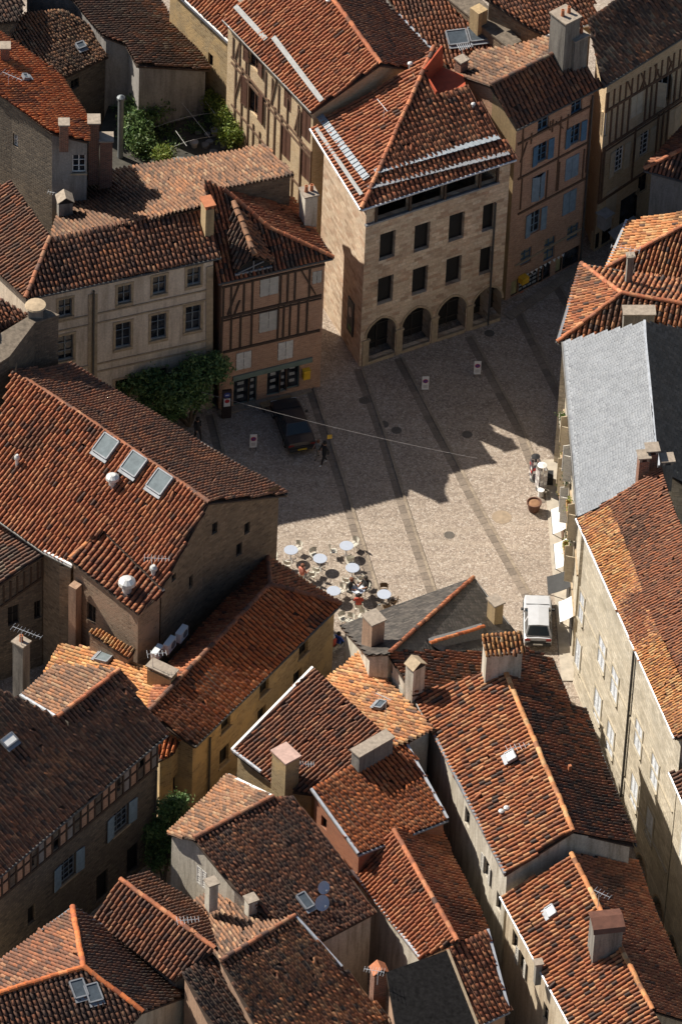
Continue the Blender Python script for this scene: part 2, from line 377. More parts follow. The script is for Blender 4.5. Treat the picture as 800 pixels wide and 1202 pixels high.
# ------------------------------------------------------------------ houses
HOUSES = {}; SEED = [11]
def nseed(): SEED[0] += 7; return SEED[0]
ST = lambda pal, **k: dict(pal=pal, **k)
class House:
    def __init__(s, key, name, label, wall, planes, inset=.28, base=0.0, gut=GUT, cat='house', ridge_pal='red', nocap=(), rr=.14, trim=()):
        HOUSES[key] = s; s.base = base; s.wallmat = wall; s.planes = []; res = {}
        for pl in planes:
            pts, st = pl[0], pl[1]; ap = pl[2] if len(pl) > 2 else None
            known = []
            for p in pts:
                if len(p) > 2: known.append(P(*p))
            if ap:
                az, pit = rad(ap[0]), rad(ap[1]); n = Vector((math.cos(az)*math.sin(pit), math.sin(az)*math.sin(pit), math.cos(pit))); p0 = known[0]
            else:
                for p in pts:
                    if len(p) < 3 and (p[0], p[1]) in res and len(known) < 3: known.append(res[(p[0], p[1])])
                if len(known)<3: print('PLANE?', key, pts)
                n = (known[1]-known[0]).cross(known[2]-known[0]).normalized(); p0 = known[0]
                if n.z < 0: n = -n
            V = [onplane(p[0], p[1], p0, n) for p in pts]
            for p, q in zip(pts, V): res.setdefault((p[0], p[1]), q)
            W3 = [res[(p[0], p[1])] for p in pts]
            ar = sum(W3[i-1].x*W3[i].y-W3[i].x*W3[i-1].y for i in range(len(W3)))
            px = [(p[0], p[1]) for p in pts]
            if ar < 0: W3.reverse(); px.reverse(); V.reverse()
            s.planes.append(dict(px=px, v=W3, flat=V, n=n, p0=p0, st=st))
        s.res = res
        # boundary of the union of the planes
        E = {}
        for k, pl in enumerate(s.planes):
            for i in range(len(pl['px'])): E[(pl['px'][i-1], pl['px'][i])] = k
        s.inner = [(a, b) for a, b in E if (b, a) in E and a < b]
        bd = {a: (b, k) for (a, b), k in E.items() if (b, a) not in E}
        s.loops = []
        while bd:
            a0 = next(iter(bd)); a = a0; lp = []
            while a in bd:
                b, k = bd.pop(a); lp.append((a, b, k)); a = b
            s.loops.append(lp)
        xs = [q for pl in s.planes for q in pl['v']]
        c = sum(xs, Vector())/len(xs); s.o = empty(name, (c.x, c.y, base), label, cat); s.c = c
        # roofs
        for pl in s.planes:
            if pl['st']:
                field('slates' if 'slate' in pl['st']['pal'] else 'roof_tiles', pl['flat'], pl['n'], pl['st'], s.o, nseed())
            mb = MB(); top = [p-pl['n']*.09 for p in pl['flat']]; bot = [p-Vector((0, 0, .2)) for p in pl['flat']]
            mb.face(top); mb.face(bot[::-1])
            for i in range(len(top)): mb.face([bot[i-1], bot[i], top[i], top[i-1]])
            attach(mb.build('roof_deck' if pl['st'] else 'wall_top', WOOD if pl['st'] or key == 'N5' else plain('rough_stone_top', (.15, .12, .09), .95, var=.45, scale=4, bumpy=.9)), s.o)
        for a, b in s.inner:
            if (a, b) in nocap or (b, a) in nocap: continue
            ridge(s.o, res[a], res[b], nseed(), r=rr, pal=ridge_pal)
        # walls: the boundary, set in under the eaves
        s.panels = []
        for lp in s.loops:
            n = len(lp); pts = [res[e[0]] for e in lp]; dirs = []; ins = []
            for a, b, k in lp:
                d = res[b]-res[a]; d.z = 0; d.normalize(); dirs.append(d); ins.append(inset)
            newp = []
            for i in range(n):
                d0, d1 = dirs[i-1], dirs[i]; n0 = Vector((d0.y, -d0.x, 0)); n1 = Vector((d1.y, -d1.x, 0)); p = pts[i]
                den = 1+n0.dot(n1)
                off = -(n0+n1)/max(den, .35)*inset
                newp.append(Vector((p.x, p.y, 0))+off)
            for i in range(n):
                a, b = newp[i], newp[(i+1) % n]; pl = s.planes[lp[i][2]]; p0, nn = pl['p0'], pl['n']
                zt = [p0.z-((q.x-p0.x)*nn.x+(q.y-p0.y)*nn.y)/nn.z-.10 for q in (a, b)]
                d = b-a; ln = d.length
                if ln < .05: continue
                d = d/ln; s.panels.append(dict(a=a, d=d, L=ln, z0=zt[0], z1=zt[1], n=Vector((d.y, -d.x, 0)), holes=[], off=len(s.panels)*3.7, mat=0))
            if gut:
                for i, (a, b, k) in enumerate(lp):
                    A, B = res[a], res[b]; nn = s.planes[k]['n']; hn = Vector((nn.x, nn.y, 0))
                    out = Vector((dirs[i].y, -dirs[i].x, 0))
                    if hn.length > .05 and abs(A.z-B.z) < .25 and out.dot(hn.normalized()) > .9 and (B-A).length > 1.2:
                        off = out*.06-Vector((0, 0, .07)); mb = MB(); mb.tube([A+off, B+off], .07, 8); attach(mb.build('gutter', gut), s.o)
        for a, b, m in trim:
            A = s.pt(*a); B = s.pt(*b); mb = MB(); mb.bar(A+Vector((0, 0, .07)), B+Vector((0, 0, .07)), .14, .16); attach(mb.build('verge_trim', m), s.o)
        s.extra = []
    def pt(s, x, y):
        if (x, y) in s.res: return s.res[(x, y)]
        return s.roof(x, y)[0]
    def roof(s, x, y):
        best = None
        for pl in s.planes:
            if inpoly(x, y, pl['px']):
                q = onplane(x, y, pl['p0'], pl['n']); t = (q-CAM).length
                if best is None or t < best[0]: best = (t, q, pl['n'])
        if best is None:
            pl = min(s.planes, key=lambda q: min((a-x)**2+(b-y)**2 for a, b in q['px'])); return onplane(x, y, pl['p0'], pl['n']), pl['n']
        return best[1], best[2]
    def ztop(s, p, t): return p['z0']+(p['z1']-p['z0'])*max(0, min(1, t/p['L']))
    def hit(s, x, y, panel=None, slack=.25):
        best = None; d = ray(x, y)
        for p in ([panel] if panel else s.panels):
            if p['n'].dot(d) >= 0 and not panel: continue
            q = onplane(x, y, p['a'], p['n']); t = (q-p['a']).dot(p['d']); dist = (q-CAM).length
            if not panel and not (-slack < t < p['L']+slack and s.base-1 < q.z < s.ztop(p, t)+.6): continue
            if best is None or dist < best[0]: best = (dist, p, t, q.z)
        return best[1:] if best else None
    def at(s, p, t, z, out=0.0): return p['a']+p['d']*t+p['n']*out+Vector((0, 0, z))
    def win(s, x, y, w, h, frame=WHITE, bars=(2, 2), shut=None, smat=None, recess=.2, sill=None, lintel=None, name='window', pane=GLASS, swing=0, panel=None):
        r = s.hit(x, y, panel)
        if not r: print('no wall', s.o.name, x, y); return None
        p, t, z = r; t0, t1, z0, z1 = t-w/2, t+w/2, z-h/2, z+h/2
        t0 = max(t0, .06); t1 = min(t1, p['L']-.06); zt = min(s.ztop(p, t0), s.ztop(p, t1))-.06; z1 = min(z1, zt); z0 = max(z0, s.base+.02)
        if t1-t0 < .1 or z1-z0 < .1: print('small', s.o.name, x, y); return None
        p['holes'].append((t0, t1, z0, z1)); D = recess; A = lambda t, z, o: s.at(p, t, z, o)
        mb = MB(); fw = .05; n = p['n']
        def fbar(ta, za, tb, zb, wd=fw):
            mb.bar(A(ta, za, -D+.05), A(tb, zb, -D+.05), wd, .05, upv=n)
        fbar(t0, z0+fw/2, t1, z0+fw/2); fbar(t0, z1-fw/2, t1, z1-fw/2); fbar(t0+fw/2, z0+fw, t0+fw/2, z1-fw); fbar(t1-fw/2, z0+fw, t1-fw/2, z1-fw)
        for i in range(1, bars[0]): q = t0+(t1-t0)*i/bars[0]; fbar(q, z0+fw, q, z1-fw, .055 if bars[0] == 2 else .03)
        for i in range(1, bars[1]): q = z0+(z1-z0)*i/bars[1]; fbar(t0+fw, q, t1-fw, q, .028)
        wo = attach(mb.build(name, frame), s.o)
        pb = MB(); pb.face([A(t0, z0, -D), A(t1, z0, -D), A(t1, z1, -D), A(t0, z1, -D)]); po = pb.build('pane', pane, wo)
        if sill:
            sb = MB(); sb.box(A((t0+t1)/2, z0-.05, .03), p['d']*((t1-t0)/2+.1), n*.07, Vector((0, 0, .05))); sb.build('sill', sill, wo)
        if lintel:
            sb = MB()
            for a, b, c, e in ((t0-.16, t1+.16, z1, z1+.16), (t0-.14, t0, z0-.12, z1), (t1, t1+.14, z0-.12, z1), (t0-.14, t1+.14, z0-.26, z0-.12)):
                sb.box(A((a+b)/2, (c+e)/2, .015), p['d']*(b-a)/2, n*.02, Vector((0, 0, (e-c)/2)))
            sb.build('surround', lintel, wo)
        if shut:
            hw = (t1-t0)/2
            for sg in ((-1, 1) if shut != 'one' else (1,)):
                if shut == 'closed': c0 = t0 if sg < 0 else t1; vec = p['d']*(-sg)*(hw-.045); org = A(c0, 0, -.02)+p['d']*(-sg)*.03
                elif shut == 'ajar':
                    c0 = t0 if sg < 0 else t1; an = rad(swing or 55); vec = (p['d']*(-sg)*math.cos(an)+n*math.sin(an))*(hw-.01); org = A(c0, 0, .02)
                else: c0 = t0 if sg < 0 else t1; an = rad(6); vec = (p['d']*sg*math.cos(an)+n*math.sin(an))*(hw-.01); org = A(c0, 0, .03)
                sb = MB(); nn = vec.cross(Vector((0, 0, 1))).normalized()
                if nn.dot(n) < 0: nn = -nn
                zc = (z0+z1)/2; hh = (z1-z0)/2
                hh = hh-.03 if shut == 'closed' else hh
                sb.box(org+vec/2+Vector((0, 0, zc)), vec/2*.98, nn*.012, Vector((0, 0, hh*.985)))
                st = vec.normalized()*.035
                for q in (st, vec-st): sb.box(org+q+Vector((0, 0, zc))+nn*.018, st, nn*.014, Vector((0, 0, hh)))
                for q in (-.95, -.05, .93): sb.box(org+vec/2+Vector((0, 0, zc+hh*q))+nn*.018, vec/2*.9, nn*.013, Vector((0, 0, .045)))
                k = max(4, int(hh*2/.14))
                for i in range(k): sb.box(org+vec/2+Vector((0, 0, zc-hh+(i+.5)*2*hh/k))+nn*.014, vec/2*.8, nn*.010, Vector((0, 0, .035)))
                sb.build('shutter', smat or WHITE, wo)
        return wo
    def beam(s, x0, y0, x1, y1, w=.13, mat=None, name='timber_beam', out=.02, panel=None):
        r = s.hit((x0+x1)/2, (y0+y1)/2, panel)
        if not r: print('no wall beam', s.o.name, x0, y0); return
        p = r[0]; a = s.hit(x0, y0, p); b = s.hit(x1, y1, p); mb = MB()
        def cl(q, r):
            t = max(.0, min(p['L'], q[1])); f = (t-q[1])/((r[1]-q[1]) or 1); return s.at(p, t, q[2]+(r[2]-q[2])*f, out)
        mb.bar(cl(a, b), cl(b, a), w, .10, upv=p['n'])
        return attach(mb.build(name, mat or WOOD), s.o)
    def stud(s, x, y0, y1, w=.12, mat=None, panel=None):
        r = s.hit(x, (y0+y1)/2, panel)
        if not r: print('no wall stud', s.o.name, x, y0); return
        p, t, z = r; za = s.hit(x, y0, p)[2]; zb = s.hit(x, y1, p)[2]; mb = MB(); t = max(.05, min(p['L']-.05, t))
        mb.bar(s.at(p, t, za, .012), s.at(p, t, zb, .012), w, .09, upv=p['n'])
        return attach(mb.build('timber_post', mat or WOOD), s.o)
    def band(s, p, z, hgt, out, mat, name='string_course', t0=0, t1=None):
        t1 = p['L'] if t1 is None else t1; mb = MB()
        mb.box(s.at(p, (t0+t1)/2, z, out/2), p['d']*(t1-t0)/2, p['n']*(out/2+.01), Vector((0, 0, hgt/2))); return attach(mb.build(name, mat), s.o)
    def pipe(s, x, y0, y1, mat=GUT, r=.06, panel=None):
        q = s.hit(x, (y0+y1)/2, panel)
        if not q: print('no wall pipe', s.o.name, x); return
        p, t, z = q; t = max(.1, min(p['L']-.1, t)); za = s.hit(x, y0, p)[2]; zb = s.hit(x, y1, p)[2]; mb = MB()
        mb.tube([s.at(p, t, za, .1), s.at(p, t, zb, .1)], r, 8); return attach(mb.build('downpipe', mat), s.o)
    def chimney(s, x, y, w, d, h, mat=None, cap='slab', az=None, pots=0, capmat=None, down=.9, z=None):
        """x, y: the pixel where the middle of the chimney's foot meets the roof"""
        q = P(x, y, z) if z is not None else s.roof(x, y)[0]
        mat = mat or RENDER; az = az if az is not None else s.az(); mb = MB()
        cx = Vector((math.cos(az), math.sin(az), 0)); cy = Vector((-cx.y, cx.x, 0)); zt = q.z+h
        for nrm, a, b in ((cx, cy, d), (-cx, -cy, d), (cy, -cx, w), (-cy, cx, w)):
            hw = (w if abs(nrm.dot(cx)) > .5 else d)/2; c = Vector((q.x, q.y, 0))+nrm*hw; e = a*b/2
            z0 = q.z-down
            mb.face([c-e+Vector((0, 0, z0)), c+e+Vector((0, 0, z0)), c+e+Vector((0, 0, zt)), c-e+Vector((0, 0, zt))], [(0, 0), (b, 0), (b, zt-z0), (0, zt-z0)])
        mb.face([Vector((q.x, q.y, zt))+cx*w/2*i+cy*d/2*j for i, j in ((-1, -1), (1, -1), (1, 1), (-1, 1))])
        ch = attach(mb.build('chimney', mat), s.o); top = Vector((q.x, q.y, zt)); cm = capmat or MORTAR
        if cap in ('slab', 'pots'):
            b = MB(); b.abox(top+Vector((0, 0, .045)), w+.14, d+.14, .09, az); b.build('cap', cm, ch)
        if cap == 'raised':
            b = MB()
            for i in (-1, 1):
                for j in (-1, 1): b.abox(top+cx*i*(w/2-.08)+cy*j*(d/2-.08)+Vector((0, 0, .12)), .14, .14, .24, az)
            b.abox(top+Vector((0, 0, .28)), w+.16, d+.16, .08, az); b.build('cap', cm, ch)
        if cap == 'gable':
            for sg in (-1, 1):
                b = MB(); A = top+Vector((0, 0, .42)); hw = cy*(d/2+.06); e = cx*sg*(w/2+.08)
                b.prism([A-hw, A+hw, top+Vector((0, 0, .05))+e+hw, top+Vector((0, 0, .05))+e-hw], (0, 0, .05)); b.build('cap', cm, ch)
            b = MB(); b.prism([top-cy*d/2+cx*w/2, top-cy*d/2+Vector((0, 0, .4)), top-cy*d/2-cx*w/2], cy*d); b.build('cap_core', DARK, ch)
        if cap == 'tiles':
            b = MB(); b.abox(top+Vector((0, 0, .04)), w+.1, d+.1, .08, az); b.build('cap', cm, ch)
            nt = Vector((-cy.x*.42, -cy.y*.42, 1)).normalized(); po = top+Vector((0, 0, .26)); up = (cy+Vector((0, 0, .42))).normalized()
            poly = [po-cx*(w/2+.1)-up*(d/2+.15), po+cx*(w/2+.1)-up*(d/2+.15), po+cx*(w/2+.1)+up*(d/2+.1), po-cx*(w/2+.1)+up*(d/2+.1)]
            f = field('cap_tiles', poly, nt, ST('golden', w=.26, sag=0), s.o, nseed()); f.parent = ch; f.matrix_parent_inverse = Matrix()
        for i in range(pots):
            b = MB(); c = top+cx*((i+.5)/pots-.5)*w*.85+Vector((0, 0, .09)); b.lathe(c, [(.11, 0), (.10, .2), (.085, .36), (.11, .38), (.11, .42), (.07, .42), (.07, .3)], 10)
            b.build('chimney_pot', plain('terracotta_pot', (.40, .14, .06), .8), ch)
        return ch
    def az(s):
        p = max(s.panels, key=lambda p: p['L']); return math.atan2(p['d'].y, p['d'].x)
    def skylight(s, x, y, w, l, frame=None, glass=None):
        q, n = s.roof(x, y); dn = Vector((n.x, n.y, 0)); d = (dn-n*dn.dot(n)).normalized(); v = d.cross(n).normalized(); c = q+n*.20
        mb = MB(); f = .07
        for a, b, e, g in ((0, -l/2, w/2, f/2), (0, l/2, w/2, f/2), (-w/2, 0, f/2, l/2), (w/2, 0, f/2, l/2)): mb.box(c+v*a+d*b, v*e, d*g, n*.1)
        fr = attach(mb.build('skylight', frame or LEAD), s.o); g = MB(); g.box(c+n*.05, v*(w/2-f/2), d*(l/2-f/2), n*.01); g.build('pane', glass or SKYGLASS, fr)
        ap = MB(); ap.box(c+d*(l/2+.14)-n*.02, v*(w/2+.05), d*.1, n*.02); ap.build('flashing', LEAD, fr); return fr
    def vent(s, x, y, r, h, mat=None, cowl=True):
        q, n = s.roof(x, y); mb = MB(); pr = [(r*.7, -.2), (r*.7, h)]
        if cowl: pr = [(r*.7, -.2), (r*.7, h*.55), (r*1.35, h*.6), (r*1.25, h*.8), (r*.6, h)]
        mb.lathe(q, pr, 12); return attach(mb.build('roof_vent', mat or WHITE), s.o)
    def finish(s):
        mb = MB(); rv = MB()
        for p in s.panels:
            S = sorted({0, p['L'], *[q for h in p['holes'] for q in h[:2]]}); Z = sorted({s.base-6.0, *[q for h in p['holes'] for q in h[2:]]})
            u = lambda t, z: (t+p['off'], z)
            for i in range(len(S)-1):
                a, b = S[i], S[i+1]
                if b-a < 1e-4: continue
                for j in range(len(Z)):
                    c = Z[j]; top = j == len(Z)-1
                    if top: ca, cb = s.ztop(p, a), s.ztop(p, b)
                    else: ca = cb = Z[j+1]
                    m = ((a+b)/2, (c+min(ca, cb))/2)
                    if any(h[0] < m[0] < h[1] and h[2] < m[1] < h[3] for h in p['holes']): continue
                    if max(ca, cb) <= c: continue
                    mb.face([s.at(p, a, c), s.at(p, b, c), s.at(p, b, cb), s.at(p, a, ca)], [u(a, c), u(b, c), u(b, cb), u(a, ca)], mi=p['mat'])
            for t0, t1, z0, z1 in p['holes']:
                D = -.35; c4 = [(t0, z0), (t1, z0), (t1, z1), (t0, z1)]
                for k in range(4):
                    (a, b), (c, d) = c4[k], c4[(k+1) % 4]
                    mb.face([s.at(p, a, b), s.at(p, a, b, D), s.at(p, c, d, D), s.at(p, c, d)], [(a, b), (a+.3, b+.1), (c+.3, d+.1), (c, d)], mi=p['mat'])
        me = mb.mesh('wall'); me.materials.append(s.wallmat)
        for m in s.extra: me.materials.append(m)
        s.wall = attach(link('wall', me), s.o)
SKYGLASS = plain('skylight_glass', (.16, .19, .20), .15, var=.2)
# ------------------------------------------------------------------ wall materials
STONE = masonry('tan_ashlar', [(.42, .285, .19), (.62, .47, .33), (.70, .555, .40), (.50, .325, .215), (.74, .61, .46)], (.50, .39, .28), .52, .24, .016)
PALE = masonry('pale_limestone', [(.47, .41, .31), (.60, .53, .41), (.66, .59, .47), (.52, .45, .34)], (.42, .365, .275), .62, .3, .02)
RUBBLE = masonry('dark_rubble', [(.10, .08, .06), (.17, .135, .10), (.22, .175, .125), (.14, .11, .08)], (.12, .10, .08), .34, .17, .03)
RUBBLE2 = masonry('brown_rubble', [(.16, .11, .07), (.24, .17, .11), (.30, .22, .145), (.20, .13, .08)], (.20, .155, .11), .32, .16, .02)
YSTONE = masonry('yellow_stone', [(.26, .18, .09), (.36, .26, .135), (.42, .31, .17), (.30, .20, .10)], (.38, .29, .17), .36, .17, .022, patch=(.46, .32, .155))
BRICKW = masonry('pinkish_brick', [(.42, .20, .115), (.52, .27, .16), (.58, .33, .205), (.46, .215, .125)], (.54, .40, .29), .24, .075, .014)
BRICKL = masonry('ochre_brick', [(.52, .36, .20), (.60, .44, .26), (.64, .49, .31), (.55, .38, .21)], (.58, .46, .31), .24, .08, .014)
BEIGE = plaster('beige_render', (.68, .57, .45), (.46, .37, .28))
CREAM = plaster('cream_render', (.58, .49, .36), (.36, .28, .19))
OFFW = plaster('off_white_lime', (.60, .55, .46), (.30, .26, .20))
GREYP = plaster('grey_plaster', (.30, .28, .26), (.17, .155, .14))
PINK = plaster('pinkish_render', (.42, .27, .18), (.24, .15, .10))
REDB = masonry('orange_brick', [(.36, .12, .055), (.44, .16, .075), (.32, .10, .05)], (.36, .22, .15), .24, .07, .012)
OCHRE = plaster('ochre_lime', (.46, .33, .175), (.30, .21, .12))

CW = dict(w=.30, L=.42)
# ---- A stone palace with the arcade
A = House('A', 'stone_palace', 'tall stone palace with four pointed arches and an open loggia under its red hipped roof', STONE, [
  ([(424,245,12.6),(605,186,12.6),(548,100),(510,112),(498,85),(509,55,15.8)], ST('red', w=.34, L=.42, patch=0)),
  ([(509,55,15.8),(478,80),(400,126),(365,150,12.6),(424,245,12.6)], ST('red', w=.30, L=.42, patch=0))], inset=.62, gut=ZINC, cat='palace', ridge_pal='red')
B = House('B', 'half_timbered_house', 'long half-timbered house with brown shutters and white glazed strips in its red roof', BRICKL, [
  ([(262,22,13.6),(366,131,13.6),(446,75,15.8),(346,-62,15.8)], ST('red', w=.29, patch=0)),
  ([(446,75,15.8),(480,79,14.4),(503,58),(466,16),(443,-5),(400,-60),(346,-62,15.8)], ST('brown'))], inset=.22)
B2 = House('B2', 'stone_house', 'tan rubble house with a white gutter beside the half-timbered house', YSTONE, [
  ([(190,-28,12.0),(273,50,12.0),(300,22),(217,-58,13.2)], ST('red'))], gut=WHITE, inset=.35)
X = House('X', 'town_house', 'house with a broad weathered red roof and a double skylight behind the palace', GREYP, [
  ([(443,-25,13.5),(466,16),(510,62),(532,86),(552,60),(604,58),(590,44),(530,5),(510,-25,13.2)], ST('moss', w=.27), (-75, 14))], gut=None)
Y = House('Y', 'town_house', 'house with a plain red roof behind the stone wall with a buttress', RUBBLE2, [
  ([(562,-8,15.0),(618,30),(640,40),(700,25),(690,-40)], ST('moss', w=.27), (-62, 18))], gut=WHITE)
Y2 = House('Y2', 'ruined_wall', 'rough stone wall with a small buttress behind the broad red roof', RUBBLE2, [
  ([(520,-8,13.4),(562,-6),(612,46),(596,54)], None, (-60, 3))], gut=None, inset=.05, cat='wall')
H = House('H', 'half_timbered_house', 'narrow brick and timber house with blue shutters above a shop', BRICKW, [
  ([(606,151,13.2),(706,100,13.2),(664,56,15.0),(575,100,15.0)], ST('brown', w=.32, L=.44)),
  ([(575,100,15.0),(664,56,15.0),(640,44),(604,54),(560,58),(530,85,13.9)], ST('old', w=.30, gain=.75))], inset=.25, ridge_pal='dark')
I = House('I', 'half_timbered_house', 'timbered ochre house with cream shutters under a deep dark eave', BRICKL, [
  ([(707,101,13.4),(840,18,13.4),(790,-46,15.4),(690,22,15.4)], ST('dark', w=.32, L=.4))], inset=.55)
J0 = House('J0', 'town_house', 'grey rendered house with a small hipped roof opposite the timbered houses', GREYP, [
  ([(756,199,8.6),(835,108,8.6),(840,155,10.4)], ST('moss')),
  ([(756,199,8.6),(840,155,10.4),(840,222,8.6)], ST('brown'))], inset=.3)
J2 = House('J2', 'town_house', 'house with a bright lichen-orange roof above the lane to the square', GREYP, [
  ([(735,259,7.8),(711,315,7.8),(830,250,10.0),(830,240)], ST('orange', w=.28)),
  ([(711,315,7.8),(840,345,7.8),(830,250,10.0)], ST('mixed', w=.28))], inset=.25)
J3 = House('J3', 'town_house', 'corner house with a hipped tile roof beside the slate roof', PALE, [
  ([(682,310,9.2),(654,402,9.2),(729,345,10.9)], ST('mixed', w=.27)),
  ([(682,310,9.2),(729,345,10.9),(830,362,10.9),(830,335)], ST('mixed', w=.34)),
  ([(654,402,9.2),(830,432,9.2),(830,362,10.9),(729,345,10.9)], ST('mixed', w=.34))], inset=.25)
K = House('K', 'slate_roofed_house', 'pale stone house with a grey slate roof, flower boxes and white awnings', PALE, [
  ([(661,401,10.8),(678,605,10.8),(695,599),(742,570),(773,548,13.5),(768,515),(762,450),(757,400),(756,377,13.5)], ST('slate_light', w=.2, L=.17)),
  ([(756,377,13.5),(757,400),(762,450),(768,515),(773,548,13.5),(850,600,11.2),(850,395)], ST('slate_dark', w=.24, L=.2))], inset=.3, gut=GUT,  # right slope takes the dark slates: its shade is put into the colour
  nocap=[((756,377),(757,400)),((757,400),(762,450)),((762,450),(768,515)),((768,515),(773,548))])
L = House('L', 'stone_house', 'long pale stone house with white shutters along the street, under a mossy red roof', PALE, [
  ([(677,608,12.0),(792,866,12.0),(905,846,14.4),(800,622,14.4),(789,597),(775,549),(742,571),(696,600)], ST('moss', w=.2, L=.26, h=.05))], inset=.35, gut=ZINC, base=-5)
L2 = House('L2', 'stone_house', 'pale stone house with dark street arches beyond the long stone house', PALE, [
  ([(786,906,9.6),(860,1075,9.6),(960,1060,11.6),(890,890,11.6)], ST('brown'))], inset=.3, gut=ZINC, base=-6)

# ---- north-west side of the square
C = House('C', 'half_timbered_house', 'brick and timber house with an arched roof dormer above green shopfronts', BRICKW, [
  ([(256,332,9.9),(390,302,9.9),(316,268,11.5),(262,222),(240,210)], ST('blackmix', w=.28)),
  ([(262,222),(316,268,11.5),(390,302,9.9),(343,232,9.9)], ST('red', w=.28))], inset=.3)
D = House('D', 'rendered_town_house', 'beige rendered town house with stone bands and tall casement windows', BEIGE, [
  ([(30,350,11.5),(259,301,11.5),(232,240,12.9),(59,279,12.9)], ST('brown', w=.30, L=.42)),
  ([(30,350,11.5),(59,279,12.9),(12,212,12.9),(-40,230),(-40,285,11.5)], ST('brown', w=.27))], inset=.3, ridge_pal='brown')
E_ = House('E', 'low_building', 'long building with a sunlit back roof slope falling towards the garden', RUBBLE2, [
  ([(60,281,12.6),(235,243),(262,219,12.6),(345,203),(311,170),(132,200,10.8),(70,240)], ST('old', w=.25, gain=.8))], inset=.15, gut=None)
F1 = House('F1', 'town_house', 'small white gabled house with two brick chimneys above the garden', GREYP, [
  ([(-20,20,16.4),(73,92),(106,140),(105,166),(60,155),(12,118),(-20,96)], ST('bright', w=.24), (28, 20))], inset=.15, gut=None)
F2 = House('F2', 'stone_outbuilding', 'dark rubble outbuilding with a mossy roof scattered with loose orange tiles', RUBBLE, [
  ([(1,32),(31,15),(75,12),(146,51),(138,60,9.0),(73,91,9.0)], ST('old', w=.22, L=.3), (-55, 18))], inset=.25, gut=None)
F3 = House('F3', 'town_house', 'grey plastered house with a dark brown roof at the back of the garden', GREYP, [
  ([(20,-30,11.5),(85,-2),(121,41),(147,51),(160,76),(248,81),(203,22),(170,-30)], ST('dark', w=.27), (31, 20))], inset=.25, gut=None)
T = House('T', 'stone_outbuilding', 'ruined rubble wall with a patch of tiled roof and a round chimney cap', RUBBLE, [
  ([(70,368,13.6),(41,377),(11,417),(-25,440),(-25,405),(33,370),(52,360)], None, (-70, 4)),
  ([(-25,338,13.6),(33,370),(-25,405)], ST('brown', w=.25), (-60, 15))], inset=.03, gut=None, nocap=[((33,370),(-25,405))])
U = House('U', 'town_house', 'tall unseen rubble house beyond the ruined wall, added to shade the skylit roof', RUBBLE, [
  ([(-150,345,15.5),(-36,312,15.5),(-22,392),(-140,430)], ST('brown'), (-65, 18))], gut=None)  # out of view, added so that its shadow falls on R's roof
F0 = House('F0', 'town_house', 'dark rubble house behind the mossy outbuilding', RUBBLE, [
  ([(-40,-60,12.5),(22,-50),(27,10),(20,24),(-40,30)], ST('dark'), (-60, 12))], gut=None)
# ---- west of the square
R = House('R', 'stone_house', 'large brown stone house with three skylights in its wide tile roof', RUBBLE2, [
  ([(82,427,10.0),(337,580,10.0),(245,590,12.8),(85,481),(14,436,12.8)], ST('brown', w=.27)),
  ([(14,436,12.8),(85,481),(245,590,12.8),(190,690),(121,622),(80,661),(85,665,9.0),(52,648),(-30,590)], ST('red', w=.30))], inset=.3, ridge_pal='brown')
S1 = House('S1', 'half_timbered_house', 'low house with a grey-brown roof and a half-timbered wall above the dark yard', RUBBLE, [
  ([(-30,596),(55,546),(54,648,8.6),(-30,706)], ST('dark', w=.27), (-150, 22))], inset=.2, gut=None)
SWALL = masonry('patched_rubble', [(.20, .13, .085), (.29, .20, .135), (.35, .255, .175), (.24, .155, .10)], (.27, .20, .14), .3, .15, .022, patch=(.33, .22, .15))
S2 = House('S2', 'rendered_extension', 'brown rendered extension with a steep little roof and a domed metal cowl', SWALL, [
  ([(82,657),(120,622),(192,694),(162,720,9.1)], ST('red', w=.36, L=.32, gain=.85), (-122, 17))], inset=.14, cat='house', gut=None)
S3 = House('S3', 'low_building', 'low building with a golden tile roof and a glass skylight in the yard', RUBBLE2, [
  ([(72,754,4.6),(125,765),(200,792),(215,800),(168,836),(138,800),(50,790)], ST('golden', w=.25), (150, 13))], inset=.12, gut=None)
QWALL = masonry('ochre_rubble', [(.30, .20, .10), (.40, .28, .145), (.47, .34, .185), (.34, .225, .115)], (.42, .31, .18), .34, .16, .02, patch=(.50, .345, .17))
S3b = House('S3b', 'lean_to', 'narrow golden-tiled lean-to at the foot of the rendered extension', SWALL, [
  ([(104,742,6.4),(112,737),(158,764),(150,772)], ST('golden', w=.22, L=.3), (-120, 18))], inset=.04, gut=None)
Q = House('Q', 'ochre_house', 'long ochre rendered house with small dark windows and a red hipped roof', QWALL, [
  ([(399,709,5.7),(228,876,5.7),(172,838),(317,687,6.95)], ST('bright', w=.30, L=.40, h=.07)),
  ([(399,709,5.7),(317,687,6.95),(314,655,5.7)], ST('red', w=.28)),
  ([(314,655,5.7),(317,687,6.95),(172,838),(185,795),(235,738)], ST('red', w=.27))], inset=.22, ridge_pal='brown')
Q2 = House('Q2', 'stone_extension', 'narrow stone extension with a stepped red roof against the ochre house', YSTONE, [
  ([(176,840),(216,862),(203,884,5.2),(186,893)], ST('bright', w=.26), (-100, 20))], inset=.1, gut=None)
P1 = House('P1', 'half_timbered_house', 'broad-roofed stone house with a timbered band under its eave and pale shutters', RUBBLE, [
  ([(67,843,11.1),(140,787,11.1),(196,862,9.2),(-30,1053,9.2),(-30,795),(0,811)], ST('brown', w=.30, L=.36)),
  ([(67,843,11.1),(24,817,10.2),(67,780),(140,787,11.1)], ST('old', w=.25))], inset=.35)
